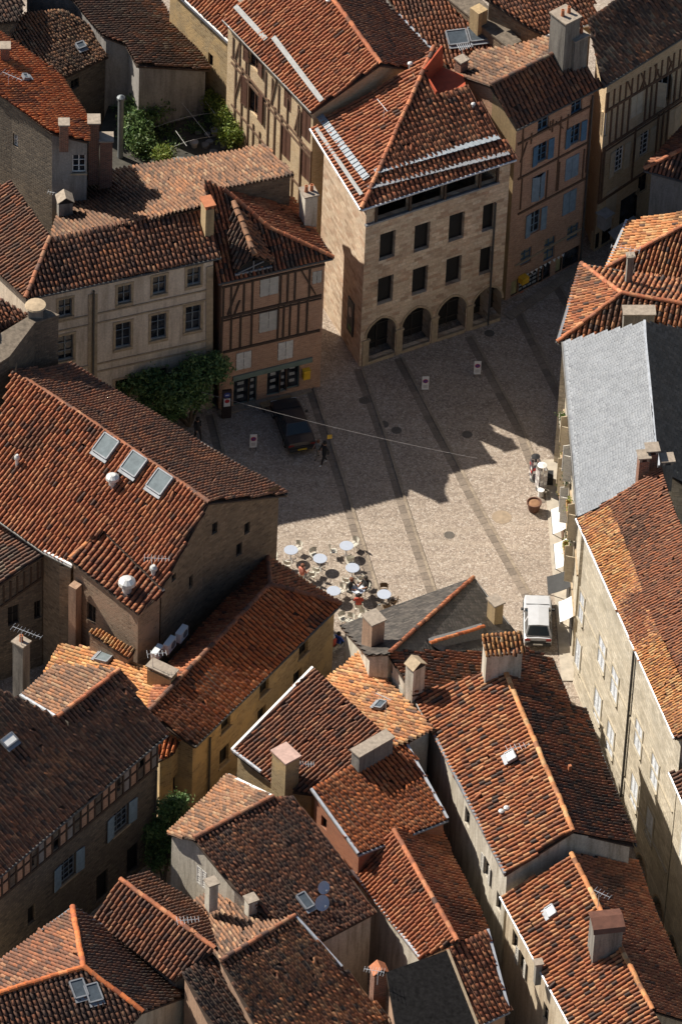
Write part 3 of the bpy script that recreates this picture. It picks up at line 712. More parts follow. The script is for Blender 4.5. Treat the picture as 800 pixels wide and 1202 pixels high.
# ---- foreground
M0 = House('M0', 'slate_roofed_house', 'low house with a dark slate hip roof at the edge of the square', OFFW, [
  ([(400,735,5.8),(555,679,5.8),(475,750,9.0),(457,767,9.2),(430,768)], ST('slate_dark', w=.25, L=.19)),
  ([(555,679,5.8),(603,742,5.8),(595,768),(562,765),(477,766),(457,767,9.2),(475,750,9.0)], ST('slate_dark', w=.25, L=.19))], inset=.2, rr=.12)
M0b = House('M0b', 'town_house', 'small house with a dark red roof and white gable behind the slate roof', OFFW, [
  ([(455,767,9.2),(477,765),(563,764),(600,762),(600,800),(560,800),(484,815)], ST('blackmix', w=.28), (15, 20))], inset=.12, gut=None)
M1 = House('M1', 'lime_washed_house', 'large white limewashed house with an orange and black tile roof and a tiled chimney', OFFW, [
  ([(590,783,10.8),(605,820),(672,976,10.8),(592,1027,8.8),(510,865,8.8),(485,815)], ST('mixed', w=.30, patch=0)),
  ([(590,783,10.8),(612,758),(647,773),(669,828),(685,830,8.8),(745,993,8.8),(672,976,10.8),(605,820)], ST('blackmix', w=.27))], inset=.22, ridge_pal='orange', gut=GUT)
M2 = House('M2', 'rendered_house', 'rendered house whose red roof carries a broad chimney with a brown metal cap', CREAM, [
  ([(588,1052,7.6),(692,1245,7.6),(800,1250),(765,1186,9.6),(670,1003,9.6)], ST('mixed', w=.30, patch=0)),
  ([(670,1003,9.6),(765,1186,9.6),(825,1205,7.6),(745,1012,7.6)], ST('red', w=.28))], inset=.25, ridge_pal='orange', gut=ZINC)
N1 = House('N1', 'town_house', 'house with a sunlit pale orange roof and a tiny skylight between the chimneys', OFFW, [
  ([(383,797),(422,766),(509,853,9.0),(483,868),(440,885)], ST('orange', w=.26), (150, 17))], inset=.2, gut=None)
N2 = House('N2', 'stone_house', 'house with a brown roof edged in white and a stone chimney with pink slabs', YSTONE, [
  ([(367,784,9.4),(452,864,9.4),(410,905),(366,932),(330,927),(306,907),(272,881,7.4)], ST('brown', w=.27, patch=0), (-140, 22))], inset=.22, gut=None)
N3 = House('N3', 'brick_house', 'small orange brick house with a vivid orange roof shaded by a long chimney', REDB, [
  ([(365,927,8.6),(472,865,8.6),(525,962,7.4),(420,1003,7.4)], ST('bright', w=.29, L=.36, patch=0))], inset=.15, gut=LEAD)
N4 = House('N4', 'town_house', 'house with a red gabled roof below the vivid orange roof', OFFW, [
  ([(462,975,8.0),(536,1105,8.0),(492,1125,6.4),(412,1023)], ST('red', w=.30, patch=0)),
  ([(462,975,8.0),(512,962),(572,1092,6.4),(536,1105,8.0)], ST('red', w=.27))], inset=.2, gut=LEAD)
N5 = House('N5', 'town_house', 'house with a roof half blackened and half new red tiles', PINK, [
  ([(453,1142,7.6),(525,1116),(560,1205),(565,1222),(470,1240)], None, (-60, 22)),
  ([(525,1116),(572,1092,7.6),(597,1187),(560,1205)], ST('red', w=.32, L=.4, patch=0), (-60, 22))], inset=.15, gut=LEAD, nocap=[((525,1116),(560,1205))])
O1 = House('O1', 'lime_washed_house', 'whitewashed gable house with a dark brown roof, satellite dishes and a roof window', OFFW, [
  ([(227,985,9.0),(320,936,9.0),(345,935),(442,1070),(376,1105,6.6),(314,1075),(272,1040)], ST('brown', w=.28, L=.34)),
  ([(227,985,9.0),(196,978,7.9),(268,911),(320,936,9.0)], ST('old', w=.26))], inset=.2, ridge_pal='brown', gut=None)
O2 = House('O2', 'town_house', 'house with a mixed orange and brown roof and a white verge above the frame edge', PINK, [
  ([(259,1129,7.8),(346,1076,7.8),(401,1136),(455,1195),(330,1262)], ST('mixed', w=.27, L=.34), (-48, 22)),
  ([(259,1129,7.8),(222,1062),(248,1048),(310,1073),(346,1076,7.8)], ST('old', w=.24), (115, 16))], inset=.15, gut=None, ridge_pal='brown')
O2b = House('O2b', 'low_building', 'low house with a dark lichened roof between two chimneys', PINK, [
  ([(214,1142,7.0),(248,1121),(262,1133),(322,1225),(270,1250)], ST('dark', w=.3, L=.34), (-48, 20))], inset=.1, gut=None)
O4 = House('O4', 'town_house', 'small hipped house with a brown roof beside the whitewashed gable', RENDER, [
  ([(141,1033,7.6),(108,1077,6.2),(205,1152),(252,1114,7.6)], ST('brown', w=.31)),
  ([(141,1033,7.6),(252,1114,7.6),(241,1070),(172,1024,6.5)], ST('brown', w=.27))], inset=.2, gut=None)
O5 = House('O5', 'town_house', 'house with a hipped brown roof and a pair of dark skylights', CREAM, [
  ([(98,1137,8.4),(-30,1176),(-30,1262),(100,1262),(167,1188)], ST('brown', w=.31), (-66, 19)),
  ([(85,1066,6.8),(-30,1152,6.8),(-30,1176),(98,1137,8.4)], ST('brown', w=.27)),
  ([(85,1066,6.8),(98,1137,8.4),(167,1188),(238,1162)], ST('dark', w=.29))], inset=.25, gut=LEAD, ridge_pal='bright', rr=.16)
# ------------------------------------------------------------------ facades
BLUE = plain('blue_paint', (.075, .17, .27), .6, var=.2); PBLUE = plain('faded_blue_paint', (.22, .30, .36), .7, var=.2)
GSHUT = plain('pale_grey_paint', (.46, .44, .40), .7, var=.15); CSHUT = plain('cream_paint', (.55, .46, .33), .7, var=.15)
BSHUT = plain('brown_paint', (.085, .035, .02), .7, var=.25); GREEN = plain('grey_green_paint', (.16, .21, .18), .6, var=.15)
WSHUT = plain('weathered_white_paint', (.62, .60, .56), .75, var=.18, scale=6); DFRAME = plain('dark_frame', (.035, .03, .028), .6)
BLUEG = plain('blue_grey_paint', (.20, .23, .25), .7); STRIM = plain('stone_trim', (.38, .29, .19), .9, var=.25, scale=4)
PAPER = plain('printed_paper', (.36, .36, .35), .8, var=.4, scale=9)

# --- palace: arcade, windows, loggia
p, t, z = A.hit(500, 330)
AP = p
def arch(h, p, t, w, z0, zs, za, depth, ring=True, back=DARK, name='arch'):
    rise = za-zs; c = (rise*rise-w*w/4)/w; r = w/2+c; n = 7
    right = [(c*-1+r*math.cos(a), zs+r*math.sin(a)) for a in np.linspace(0, math.asin(min(1, rise/r)), n)]
    left = [(-x, y) for x, y in right[::-1]]; prof = right+left[1:]
    p['holes'].append((t-w/2, t+w/2, z0, za)); S = lambda x, z, o=0: h.at(p, t+x, z, o)
    mb = MB(); u = lambda x, z: (t+x+p['off'], z)
    for a, b in zip(right, right[1:]): mb.face([S(*a), S(w/2, a[1]), S(w/2, b[1]), S(*b)], [u(*a), u(w/2, a[1]), u(w/2, b[1]), u(*b)])
    for a, b in zip(left, left[1:]): mb.face([S(*a), S(*b), S(-w/2, b[1]), S(-w/2, a[1])], [u(*a), u(*b), u(-w/2, b[1]), u(-w/2, a[1])])
    for a, b in zip(prof, prof[1:]): mb.face([S(*a), S(*b), S(*b, -depth), S(*a, -depth)], [(0, a[1]), (0, b[1]), (depth, b[1]), (depth, a[1])])
    for x in (-w/2, w/2): mb.face([S(x, z0), S(x, zs), S(x, zs, -depth), S(x, z0, -depth)], [(0, z0), (0, zs), (depth, zs), (depth, z0)])
    ao = attach(mb.build(name, h.wallmat), h.o)
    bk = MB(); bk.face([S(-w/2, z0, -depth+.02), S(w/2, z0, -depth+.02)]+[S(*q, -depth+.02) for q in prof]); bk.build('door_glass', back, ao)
    fr = MB()
    fr.bar(S(w*.1, z0, -depth+.07), S(w*.1, zs, -depth+.07), .06, .06, upv=p['n'])
    fr.bar(S(-w/2, zs, -depth+.07), S(w/2, zs, -depth+.07), .09, .06, upv=p['n']); fr.bar(S(-w/2, z0+.5, -depth+.07), S(w/2, z0+.5, -depth+.07), .07, .06, upv=p['n']); fr.build('door_frame', DFRAME, ao)
    if ring:
        rg = MB(); o = 1.13
        P2 = [(x*o, zs+(y-zs)*1.12) for x, y in prof]
        for (a, b), (c_, d) in zip(zip(prof, prof[1:]), zip(P2, P2[1:])):
            rg.face([S(*a, .05), S(*c_, .05), S(*d, .05), S(*b, .05)]); rg.face([S(*c_, .05), S(*c_, 0), S(*d, 0), S(*d, .05)]); rg.face([S(*a, 0), S(*a, .05), S(*b, .05), S(*b, 0)])
        rg.build('arch_moulding', STRIM, ao)
    return ao
for x, yt, yb in ((446.5, 373, 421), (488, 361, 409), (529.5, 348, 395), (571, 337, 382)):
    tt = A.hit(x, (yt+yb)/2, p)[1]; za = A.hit(x, yt, p)[2]; z0 = .22
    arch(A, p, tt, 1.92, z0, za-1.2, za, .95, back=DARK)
    st = MB(); st.box(A.at(p, tt, .11, .02), p['d']*.9, p['n']*.08, Vector((0, 0, .11))); attach(st.build('door_step', STRIM), A.o)
for i, ts in enumerate((0.35, 2.55, 4.87, 7.2, 9.3)):
    if ts < p['L']:
        q = MB(); q.box(A.at(p, ts, .9, .02), p['d']*.2, p['n']*.05, Vector((0, 0, .9))); q.box(A.at(p, ts, 1.86, .03), p['d']*.26, p['n']*.07, Vector((0, 0, .07))); attach(q.build('pier', STRIM), A.o)
for x, y in ((454.5, 288), (495, 278), (535.5, 266), (575, 254), (452, 340), (492.5, 329), (532, 317), (571.5, 305)):
    A.win(x, y, 1.0, 2.0, frame=DFRAME, bars=(1, 1), recess=.33, pane=DARK)
ztop = min(A.ztop(p, 0), A.ztop(p, p['L']))
posts = [A.hit(x, 250, p)[1] for x in (441, 480, 520, 560, 597)]
zl = 10.75
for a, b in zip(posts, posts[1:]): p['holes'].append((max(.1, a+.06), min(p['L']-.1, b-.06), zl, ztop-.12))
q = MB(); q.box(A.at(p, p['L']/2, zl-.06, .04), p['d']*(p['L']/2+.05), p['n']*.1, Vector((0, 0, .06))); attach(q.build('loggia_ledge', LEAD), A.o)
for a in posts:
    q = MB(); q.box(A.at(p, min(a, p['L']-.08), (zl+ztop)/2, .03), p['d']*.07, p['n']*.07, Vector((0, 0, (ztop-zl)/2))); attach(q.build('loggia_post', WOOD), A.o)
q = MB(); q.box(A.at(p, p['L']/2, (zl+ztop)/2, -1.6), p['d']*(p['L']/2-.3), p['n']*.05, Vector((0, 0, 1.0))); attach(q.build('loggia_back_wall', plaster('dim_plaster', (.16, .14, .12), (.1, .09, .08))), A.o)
A.pipe(597, 232, 372, panel=AP)
# zinc snow boards across the palace roof
def roof_strip(h, a, b, w, mat, name, ribs=True, lift=.14):
    A_, n = h.roof(*a); B_, _ = h.roof(*b); x = (B_-A_).normalized(); dn = n.cross(x).normalized(); mb = MB()
    mb.box((A_+B_)/2+n*lift, (B_-A_)/2, dn*w/2, n*.02)
    if ribs:
        k = int((B_-A_).length/.34)
        for i in range(k): mb.box(A_+(B_-A_)*((i+.5)/k)+n*(lift+.035), x*.045, dn*w/2, n*.03)
    return attach(mb.build(name, mat), h.o)
GLZ = plain('glass_tile', (.24, .27, .30), .6, .0, var=.25, scale=5)
PALEG = plain('pale_glazing', (.30, .30, .295), .85, var=.25, scale=4)
roof_strip(A, (441, 203), (586, 162), .42, GLZ, 'glass_tile_strip'); roof_strip(A, (433, 222), (598, 181), .30, LEAD, 'box_gutter')
roof_strip(A, (376, 137), (431, 211), .42, GLZ, 'glass_tile_strip'); roof_strip(A, (372, 152), (425, 230), .22, PALEG, 'box_gutter', ribs=False)
roof_strip(B, (277, 8), (313, 47), .30, PALEG, 'glazed_tile_strip', False); roof_strip(B, (322, 45), (379, 120), .30, PALEG, 'glazed_tile_strip', False, .19)
# red-walled roof terrace cut into the palace roof
nb = MB(); zt = A.res[(510, 112)].z
c = [A.res[q] for q in ((498, 85), (510, 112), (548, 100))]; e = A.res[(509, 55)]
bk = [Vector((e.x+.5, e.y+.2, 0)), Vector((c[2].x-.2, c[2].y+1.4, 0))]
fl = c[1].z-.5
nb.prism([Vector((c[0].x, c[0].y, fl)), Vector((c[1].x, c[1].y, fl)), Vector((c[2].x, c[2].y, fl)), Vector((bk[1].x, bk[1].y, fl)), Vector((bk[0].x, bk[0].y, fl))], (0, 0, .08))
attach(nb.build('terrace_floor', plain('red_oxide', (.42, .07, .025), .8, var=.2)), A.o)
nb = MB(); nb.bar(Vector((c[0].x+.05, c[0].y+.1, fl+.5)), Vector((c[1].x+.05, c[1].y+.1, fl+.3)), .08, 1.0); nb.bar(Vector((c[0].x, c[0].y+.1, fl+.6)), Vector((bk[0].x, bk[0].y, fl+.9)), .1, 1.6)
attach(nb.build('terrace_wall', MATS['red_oxide']), A.o)
# poster on the lane side of the palace
r = A.hit(412, 371)
if r:
    pp, tt, zz = r
    po = MB(); po.box(A.at(pp, tt, zz, .05), pp['d']*.42, pp['n']*.03, Vector((0, 0, 1.25))); PO = attach(po.build('wall_poster', plain('poster_dark', (.035, .035, .04), .6)), A.o)
    fa = MB()
    for i in range(14):
        a0, a1 = 2*math.pi*i/14, 2*math.pi*(i+1)/14
        fa.face([A.at(pp, tt, zz+.35, .085), A.at(pp, tt+.23*math.cos(a0), zz+.35+.36*math.sin(a0), .085), A.at(pp, tt+.23*math.cos(a1), zz+.35+.36*math.sin(a1), .085)])
    fa.build('poster_portrait', plain('poster_grey', (.42, .38, .36), .7, var=.5, scale=4), PO)
    fa = MB()
    for k in (0, .12, .24): fa.face([A.at(pp, tt-.25, zz-.75-k, .085), A.at(pp, tt+.25, zz-.75-k, .085), A.at(pp, tt+.25, zz-.70-k, .085), A.at(pp, tt-.25, zz-.70-k, .085)])
    fa.build('poster_lines', plain('poster_green', (.15, .42, .12), .7), PO)

# --- half-timbered house B beside the palace
def lin(a, b, x): return a[1]+(b[1]-a[1])*(x-a[0])/(b[0]-a[0])
EA, EB = (262, 30), (366, 139); MA, MBm = (272, 66), (371, 186)
bp = B.hit(320, 130)[0]
for i, x in enumerate(np.arange(274, 371, 7.6)):
    y0, y1 = lin(EA, EB, x), lin(MA, MBm, x)
    if not any(abs(x-q) < 7 for q in (300, 337, 359)): B.stud(x, y0, y1, .11, WOODB, bp)
    elif i % 2: B.stud(x-5, y0, y1, .09, WOODB, bp)
    if not any(abs(x-q) < 7 for q in (300, 336, 358)): B.stud(x+2, y1, y1+90, .11, WOODB, bp)
    else: B.stud(x, y1+48, y1+90, .1, WOODB, bp)
for dy in (0, 4): B.beam(272, 66+dy*1.6, 371, 186+dy*1.6, .13, WOODB, panel=bp)
B.beam(272, 122, 371, 242, .12, WOODB, panel=bp)
for a in ((276, 68, 284, 42), (276, 112, 284, 84), (318, 122, 325, 92), (346, 152, 352, 128)): B.beam(*a, .1, WOODB, panel=bp)
for x, y, w, h, s in ((298, 68, 1.05, 1.5, 'open'), (297, 116, 1.2, 2.1, 'open'), (337.5, 115, .8, 1.7, 'closed'), (359, 147, 1.0, 2.1, 'closed'), (335, 167, 1.1, 2.2, 'closed'), (358, 192, 1.1, 2.2, 'closed')):
    B.win(x, y, w, h, frame=BSHUT, bars=(2, 1), shut=s, smat=BSHUT, panel=bp)
b2 = B2.hit(240, 45)
if b2:
    B2.band(b2[0], min(b2[0]['z0'], b2[0]['z1'])-.75, .28, .14, WHITE, 'ledge')
    B2.win(247, 70, .5, .9, frame=DFRAME)

# --- half-timbered house C with shops
cp = C.hit(310, 360)[0]; zc = C.ztop(cp, 3)
for a in ((256, 374, 377, 346, .16), (262, 413, 375, 387, .16), (256, 338, 384, 309, .12)): C.beam(*a[:4], a[4], WOOD, panel=cp)
C.beam(256, 377.5, 377, 349.5, .07, WOOD, panel=cp)
l1, l2, l3 = ((256, 338), (384, 309)), ((256, 374), (377, 346)), ((262, 413), (375, 387))
for x in (262, 271, 286, 296, 329, 337.5, 346, 363): C.stud(x, lin(*l1, x), lin(*l2, x), .11, WOOD, cp)
for x in (260, 271, 282, 295, 326, 332.5, 340, 350, 360): C.stud(x, lin(*l2, x), lin(*l3, x), .11, WOOD, cp)
for a in ((267, 369, 280, 334), (353, 316, 370, 345), (275, 368, 281, 352)): C.beam(*a, .1, WOOD, panel=cp)
C.win(316, 335, 1.15, 1.45, shut='closed', smat=GSHUT, panel=cp); C.win(372, 325, .6, .9, shut='closed', smat=GSHUT, panel=cp)
C.win(315, 377, 1.15, 1.5, shut='closed', smat=GSHUT, panel=cp)
C.win(286, 423, .95, 1.3, shut='closed', smat=WSHUT, panel=cp); C.win(335, 411, .95, 1.35, shut='closed', smat=WSHUT, panel=cp)
C.beam(273, 444, 366, 421, .34, GREEN, 'shop_fascia', .06, cp)
for x, y, w, h in ((283, 460, .95, 2.0), (296.5, 456, .5, 2.0), (321, 449, .8, 1.9), (332.5, 445, .45, 1.9), (343.5, 441, .8, 1.9)):
    wo = C.win(x, y, w, h, frame=GREEN, bars=(1, 1), recess=.16, name='shop_window', panel=cp)
    if wo:
        pp, tt, zz = C.hit(x, y, cp)
        for i in range(3 if w > .6 else 4):
            k = MB(); q = C.at(cp, tt, zz+.55-i*.5, -.145); k.box(q, cp['d']*w*.2, cp['n']*.004, Vector((0, 0, .11))); k.build('window_poster', PAPER, wo)
C.beam(256, 388, 254, 482, .3, STRIM, 'corner_stones', .01, cp)
pb = MB(); q = C.hit(358, 440, cp); cc = C.at(cp, q[1], 1.35, .16)
pb.box(cc, cp['d']*.2, cp['n']*.14, Vector((0, 0, .3))); pb.box(cc+cp['n']*.15+Vector((0, 0, .1)), cp['d']*.15, cp['n']*.015, Vector((0, 0, .035))); pb.box(cc+Vector((0, 0, .33)), cp['d']*.22, cp['n']*.16, Vector((0, 0, .03)))
tag(pb.build('post_box', plain('post_yellow', (.75, .45, .03), .5, var=.1)), 'yellow post box on the wall at the corner of the shops', 'post box')

# --- rendered town house D
dp = D.hit(150, 380)[0]
for x, y in ((76.5, 361), (146, 345), (187, 334), (227.5, 324)): D.win(x, y, .78, 1.3, frame=BLUEG, bars=(2, 2), lintel=STRIM, sill=STRIM, panel=dp)
for x, y in ((77, 408), (144.5, 393), (186, 383), (226.5, 373)): D.win(x, y, .9, 1.85, frame=BLUEG, bars=(2, 3), lintel=STRIM, sill=STRIM, panel=dp)
for x, y in ((144, 458), (186, 446), (226, 436)): D.win(x, y, .9, 1.7, frame=DFRAME, bars=(2, 2), lintel=STRIM, panel=dp)
for zz in (D.hit(187, 352, dp)[2], D.hit(187, 363, dp)[2], D.hit(187, 411, dp)[2], D.hit(187, 420, dp)[2]): D.band(dp, zz, .1, .05, STRIM)
D.band(dp, min(dp['z0'], dp['z1'])-.12, .2, .12, STRIM, 'cornice')
for x in (106, 112, 246): D.beam(x, 345 if x < 200 else 312, x-1, 490, .24 if x < 200 else .4, STRIM, 'pilaster', .0, dp)
D.pipe(109, 340, 480)
# --- blue-shuttered house H
hp = H.hit(650, 220)[0]
for x, y in ((637.5, 144), (676.5, 124)): H.win(x, y, .85, 1.05, frame=BLUE, bars=(2, 2), panel=hp)
for x, y in ((636.5, 178), (675, 157)): H.win(x, y, .8, 1.45, frame=BLUE, bars=(2, 3), shut='open', smat=BLUE, panel=hp)
H.win(631, 219, .95, 1.8, frame=BLUE, shut='ajar', smat=PBLUE, swing=20, panel=hp); H.win(671, 196, 1.05, 1.7, frame=BLUE, shut='closed', smat=PBLUE, panel=hp)
H.win(628, 260, .8, 1.7, frame=PBLUE, bars=(2, 3), shut='open', smat=PBLUE, panel=hp); H.win(668, 237, 1.05, 1.7, shut='closed', smat=PBLUE, panel=hp)
for x, y, w, h in ((617, 301, .85, 1.2), (644.5, 292, .85, 1.75), (672, 272, .9, 1.15)): H.win(x, y, w, h, frame=BLUE, bars=(2, 3), pane=plain('curtained_glass', (.30, .27, .19), .3, var=.3), panel=hp)
for dy in (12, 53, 94):
    H.beam(607, 157+dy, 703, 106+dy, .13, WOODB, panel=hp)
for a in ((612, 161, 206), (623, 156, 168), (655, 138, 222), (666, 134, 150), (690, 118, 200), (645, 142, 152), (611, 210, 245), (641, 200, 232), (655, 190, 222), (684, 175, 208), (613, 150, 168), (648, 140, 154)): H.stud(a[0], a[1], a[2], .08, WOODB, hp)
for a in ((610, 190, 618, 166), (652, 142, 660, 150), (693, 150, 700, 128)): H.beam(*a, .08, WOODB, panel=hp)
H.pipe(700, 108, 300, panel=hp); H.beam(603, 312, 692, 262, .1, STRIM, 'string_course', .03, hp)
# shop under it
for x, y, w, h in ((603.5, 343, .6, 1.9), (622, 333, 1.9, 1.7), (638.5, 325, .9, 2.1), (655, 317, .5, 1.8), (669, 308, 1.3, 2.1)):
    H.win(x, y, w, h, frame=DFRAME, bars=(1, 1), recess=.14, name='shop_window', panel=hp, pane=plain('poster_yellow', (.40, .36, .18), .6, var=.3) if w < .65 else GLASS)
q = H.hit(622, 333, hp)
for i in range(3):
    for j in range(5): k = MB(); k.box(H.at(hp, q[1]-.7+j*.36, q[2]+.5-i*.3, -.12), hp['d']*.14, hp['n']*.004, Vector((0, 0, .08))); attach(k.build('price_card', PAPER), H.o)
q = H.hit(611, 325, hp); sg = MB(); sg.box(H.at(hp, q[1], q[2], .25), hp['d']*.25, hp['n']*.2, Vector((0, 0, .22))); attach(sg.build('yellow_sign', plain('sign_yellow', (.75, .42, .03), .5)), H.o)
sg = MB(); c0 = H.hit(611.5, 346, hp); pts = [H.at(hp, c0[1]+.27*math.cos(a), c0[2]+.27*math.sin(a), .02) for a in np.linspace(0, 2*math.pi, 18)[:-1]]; sg.prism(pts, hp['n']*.03); attach(sg.build('orange_disc_sign', plain('sign_orange', (.8, .13, .02), .5)), H.o)
for i in range(9):
    k = MB(); x = 617+i*5.2; a = H.hit(x, 332.5-(x-600)*.55-2, hp); k.face([H.at(hp, a[1]-.12, a[2]+.1, .12), H.at(hp, a[1]+.12, a[2]+.1, .12), H.at(hp, a[1]+.04, a[2]-.14, .14)]); attach(k.build('bunting_flag', WHITE), H.o)
# gable of H towards the palace
hg = H.hit(585, 130)
if hg: H.extra.append(OCHRE); hg[0]['mat'] = 1
# --- timbered house I
ip = I.hit(740, 160)[0]
t1, t2, t3, t4 = ((704, 134), (800, 76)), ((699, 180), (800, 114)), ((698, 240), (800, 172)), ((704, 112), (800, 54))
for l in (t1, t2, t3): I.beam(*l[0], *l[1], .17, WOODB, panel=ip)
I.beam(699, 184, 800, 118, .07, WOODB, panel=ip)
for x in np.arange(706, 802, 7): I.stud(x, lin(*t4, x)+2, lin(*t1, x), .1, WOODB, ip)
for i, x in enumerate(np.arange(742, 800, 8)): I.beam(x, lin(*t1, x), x+(6 if i % 2 else -6), lin(*t4, x)+6, .08, WOODB, panel=ip)
for x in (716, 723, 730, 737, 757, 763, 769, 785, 792, 799): I.stud(x, lin(*t1, x), lin(*t2, x), .12, WOODB, ip)
for x in (702, 707, 743, 770, 776, 782): I.stud(x, lin(*t2, x), lin(*t3, x), .12, WOODB, ip)
I.win(707.5, 148, .75, 1.75, bars=(2, 4), panel=ip); I.win(747, 122, 1.05, 1.75, shut='closed', smat=CSHUT, panel=ip); I.win(778, 105, 1.1, 1.8, shut='ajar', smat=CSHUT, panel=ip)
I.win(726, 187, .85, 1.9, bars=(3, 5), shut='open', smat=CSHUT, panel=ip); I.win(756, 168, .85, 1.8, bars=(2, 5), shut='open', smat=CSHUT, panel=ip); I.win(791, 141, 1.1, 1.9, shut='closed', smat=CSHUT, panel=ip)
I.win(717, 236, .95, 1.9, shut='closed', smat=CSHUT, panel=ip); I.win(754, 214, .8, 1.5, bars=(2, 3), frame=DFRAME, panel=ip)
for x, y, w, h in ((738, 245, 1.6, 2.2), (712, 276, .9, 2.2), (699, 290, .7, 2.1)): I.win(x, y, w, h, frame=DFRAME, bars=(1, 1), name='shop_window', panel=ip)
# awning and wall lantern in the lane
def awning(h, x, y, w, d, drop, mat, z=None, panel=None, fr=True):
    r = h.hit(x, y, panel)
    if not r: print('no awning', x, y); return
    p, t, zz = r; mb = MB(); n = p['n']; a, b = h.at(p, t-w/2, zz, .03), h.at(p, t+w/2, zz, .03); c, e = a+n*d-Vector((0, 0, drop)), b+n*d-Vector((0, 0, drop))
    k = 8
    for i in range(k):
        f0, f1 = i/k, (i+1)/k; s0 = -.06*math.sin(math.pi*f0); s1 = -.06*math.sin(math.pi*f1)
        A0, B0 = a.lerp(c, f0)+Vector((0, 0, s0)), b.lerp(e, f0)+Vector((0, 0, s0)); A1, B1 = a.lerp(c, f1)+Vector((0, 0, s1)), b.lerp(e, f1)+Vector((0, 0, s1))
        mb.face([A0, B0, B1, A1]); mb.face([q-Vector((0, 0, .02)) for q in (A1, B1, B0, A0)])
    mb.face([c, e, e-Vector((0, 0, .2)), c-Vector((0, 0, .2))]); ao = attach(mb.build('awning', mat), h.o)
    f = MB()
    for q in (c, e): f.tube([q, q-n*d*.9-Vector((0, 0, .5))], .02, 6)
    f.tube([c-Vector((0, 0, .02)), e-Vector((0, 0, .02))], .025, 6); f.build('awning_arm', GUT, ao); return ao
awning(I, 728, 262, 2.2, 1.3, .5, plain('grey_canvas', (.42, .41, .40), .8), panel=ip)
q = I.hit(704, 255, ip); b = MB(); b.box(I.at(ip, q[1], q[2], .35), ip['d']*.3, ip['n']*.3, Vector((0, 0, .5))); b.box(I.at(ip, q[1], q[2]+.55, .35), ip['d']*.4, ip['n']*.42, Vector((0, 0, .05)))
attach(b.build('menu_case', plain('menu_case_grey', (.32, .31, .30), .6)), I.o)

# --- street front K: boxes, awnings
kp = K.hit(664, 560)[0]
# --- long stone house L
lp = L.hit(720, 850)[0]; LSHUT = plain('blue_white_paint', (.56, .58, .61), .7, var=.22, scale=5); PTRIM = plain('pale_trim', (.40, .35, .265), .9, var=.2, scale=4)
for x, y in ((681, 711), (677, 766), (706, 768), (721, 804), (701, 829), (721, 814), (716, 868), (749, 866), (768, 907), (735, 756+60), (744, 930), (762, 968), (690, 742), (741, 830), (694, 790), (757, 880)):
    L.win(x, y, 1.1, 2.0, shut='closed', smat=LSHUT, recess=.14, lintel=PTRIM, sill=PTRIM, frame=DFRAME, panel=lp) if (x, y) not in ((735, 816), (690, 742), (721, 814), (741, 830), (694, 790), (757, 880)) else None
L.band(lp, min(lp['z0'], lp['z1'])-.35, .5, .12, plain('eave_board', (.42, .38, .2), .8, var=.2), 'cornice')
PTRIM = plain('pale_trim', (.46, .41, .32), .9, var=.2, scale=4); L.band(lp, 1.6, .12, .06, PTRIM); L.band(lp, 6.2, .1, .05, PTRIM); L.pipe(672, 770, 940) if False else None
for x, y in ((752, 1027), (772, 1076)):
    r = L.hit(x, y, lp); arch(L, lp, r[1], 1.7, r[2]-1.5, r[2]+.3, r[2]+1.3, .45, ring=True, back=GLASS, name='street_arch')
q = L.hit(740, 860, lp); b = MB(); b.tube([L.at(lp, 9.0, .1, .1), L.at(lp, 9.0, lp['z0']-.3, .1)], .07, 8); attach(b.build('downpipe', GUT), L.o)
l2p = L2.hit(790, 960)
if l2p:
    l2p = l2p[0]
    for tt in (1.6, 4.2, 6.8): arch(L2, l2p, tt, 1.7, -3.9, -1.8, -.8, .5, back=GLASS, name='street_arch')
    for tt in (1.6, 4.2, 6.6):
        c = L2.at(l2p, tt, 5.8); v = c-CAM; L2.win(CX+F*v.dot(RT)/v.dot(FW), CY-F*v.dot(UP)/v.dot(FW), 1.0, 1.9, shut='closed', smat=WSHUT, panel=l2p)
# --- P1 timber band and shuttered windows
pp1 = P1.hit(100, 990)[0]; zt = min(pp1['z0'], pp1['z1'])
for zz, w in ((zt-.1, .12), (zt-1.15, .1), (zt-2.1, .16)): P1.band(pp1, zz, w, .05, WOOD, 'timber_rail')
n = int(pp1['L']/.55)
for i in range(n+1):
    mb = MB(); t = min(max(.06, i*pp1['L']/n), pp1['L']-.06); mb.bar(P1.at(pp1, t, zt-2.05, .02), P1.at(pp1, t, zt-.05, .02), .1, .1, upv=pp1['n']); attach(mb.build('timber_post', WOOD), P1.o)
    if i < n and i % 3 != 1:
        mb = MB(); mb.box(P1.at(pp1, t+pp1['L']/n/2, zt-1.08, .004), pp1['d']*(pp1['L']/n/2), pp1['n']*.006, Vector((0, 0, 1.0))); attach(mb.build('infill_panel', BRICKW if i % 4 else GREYP), P1.o)
for x, y in ((142, 962), (80, 1020)): P1.win(x, y, 1.2, 1.6, frame=BLUEG, bars=(3, 4), shut='open', smat=PBLUE, sill=STRIM, panel=pp1)
for x, y, w, h in ((120, 1040, .95, 2.0), (156, 1008, 1.0, 2.0), (37, 1074, .6, 1.3), (35, 1014, .7, .7), (66, 990, .8, .8), (133, 925, 1.1, 1.1), (170, 892, .8, .8)): P1.win(x, y, w, h, frame=DFRAME, bars=(1, 1), pane=DARK, panel=pp1)
P1.pipe(181, 905, 990)
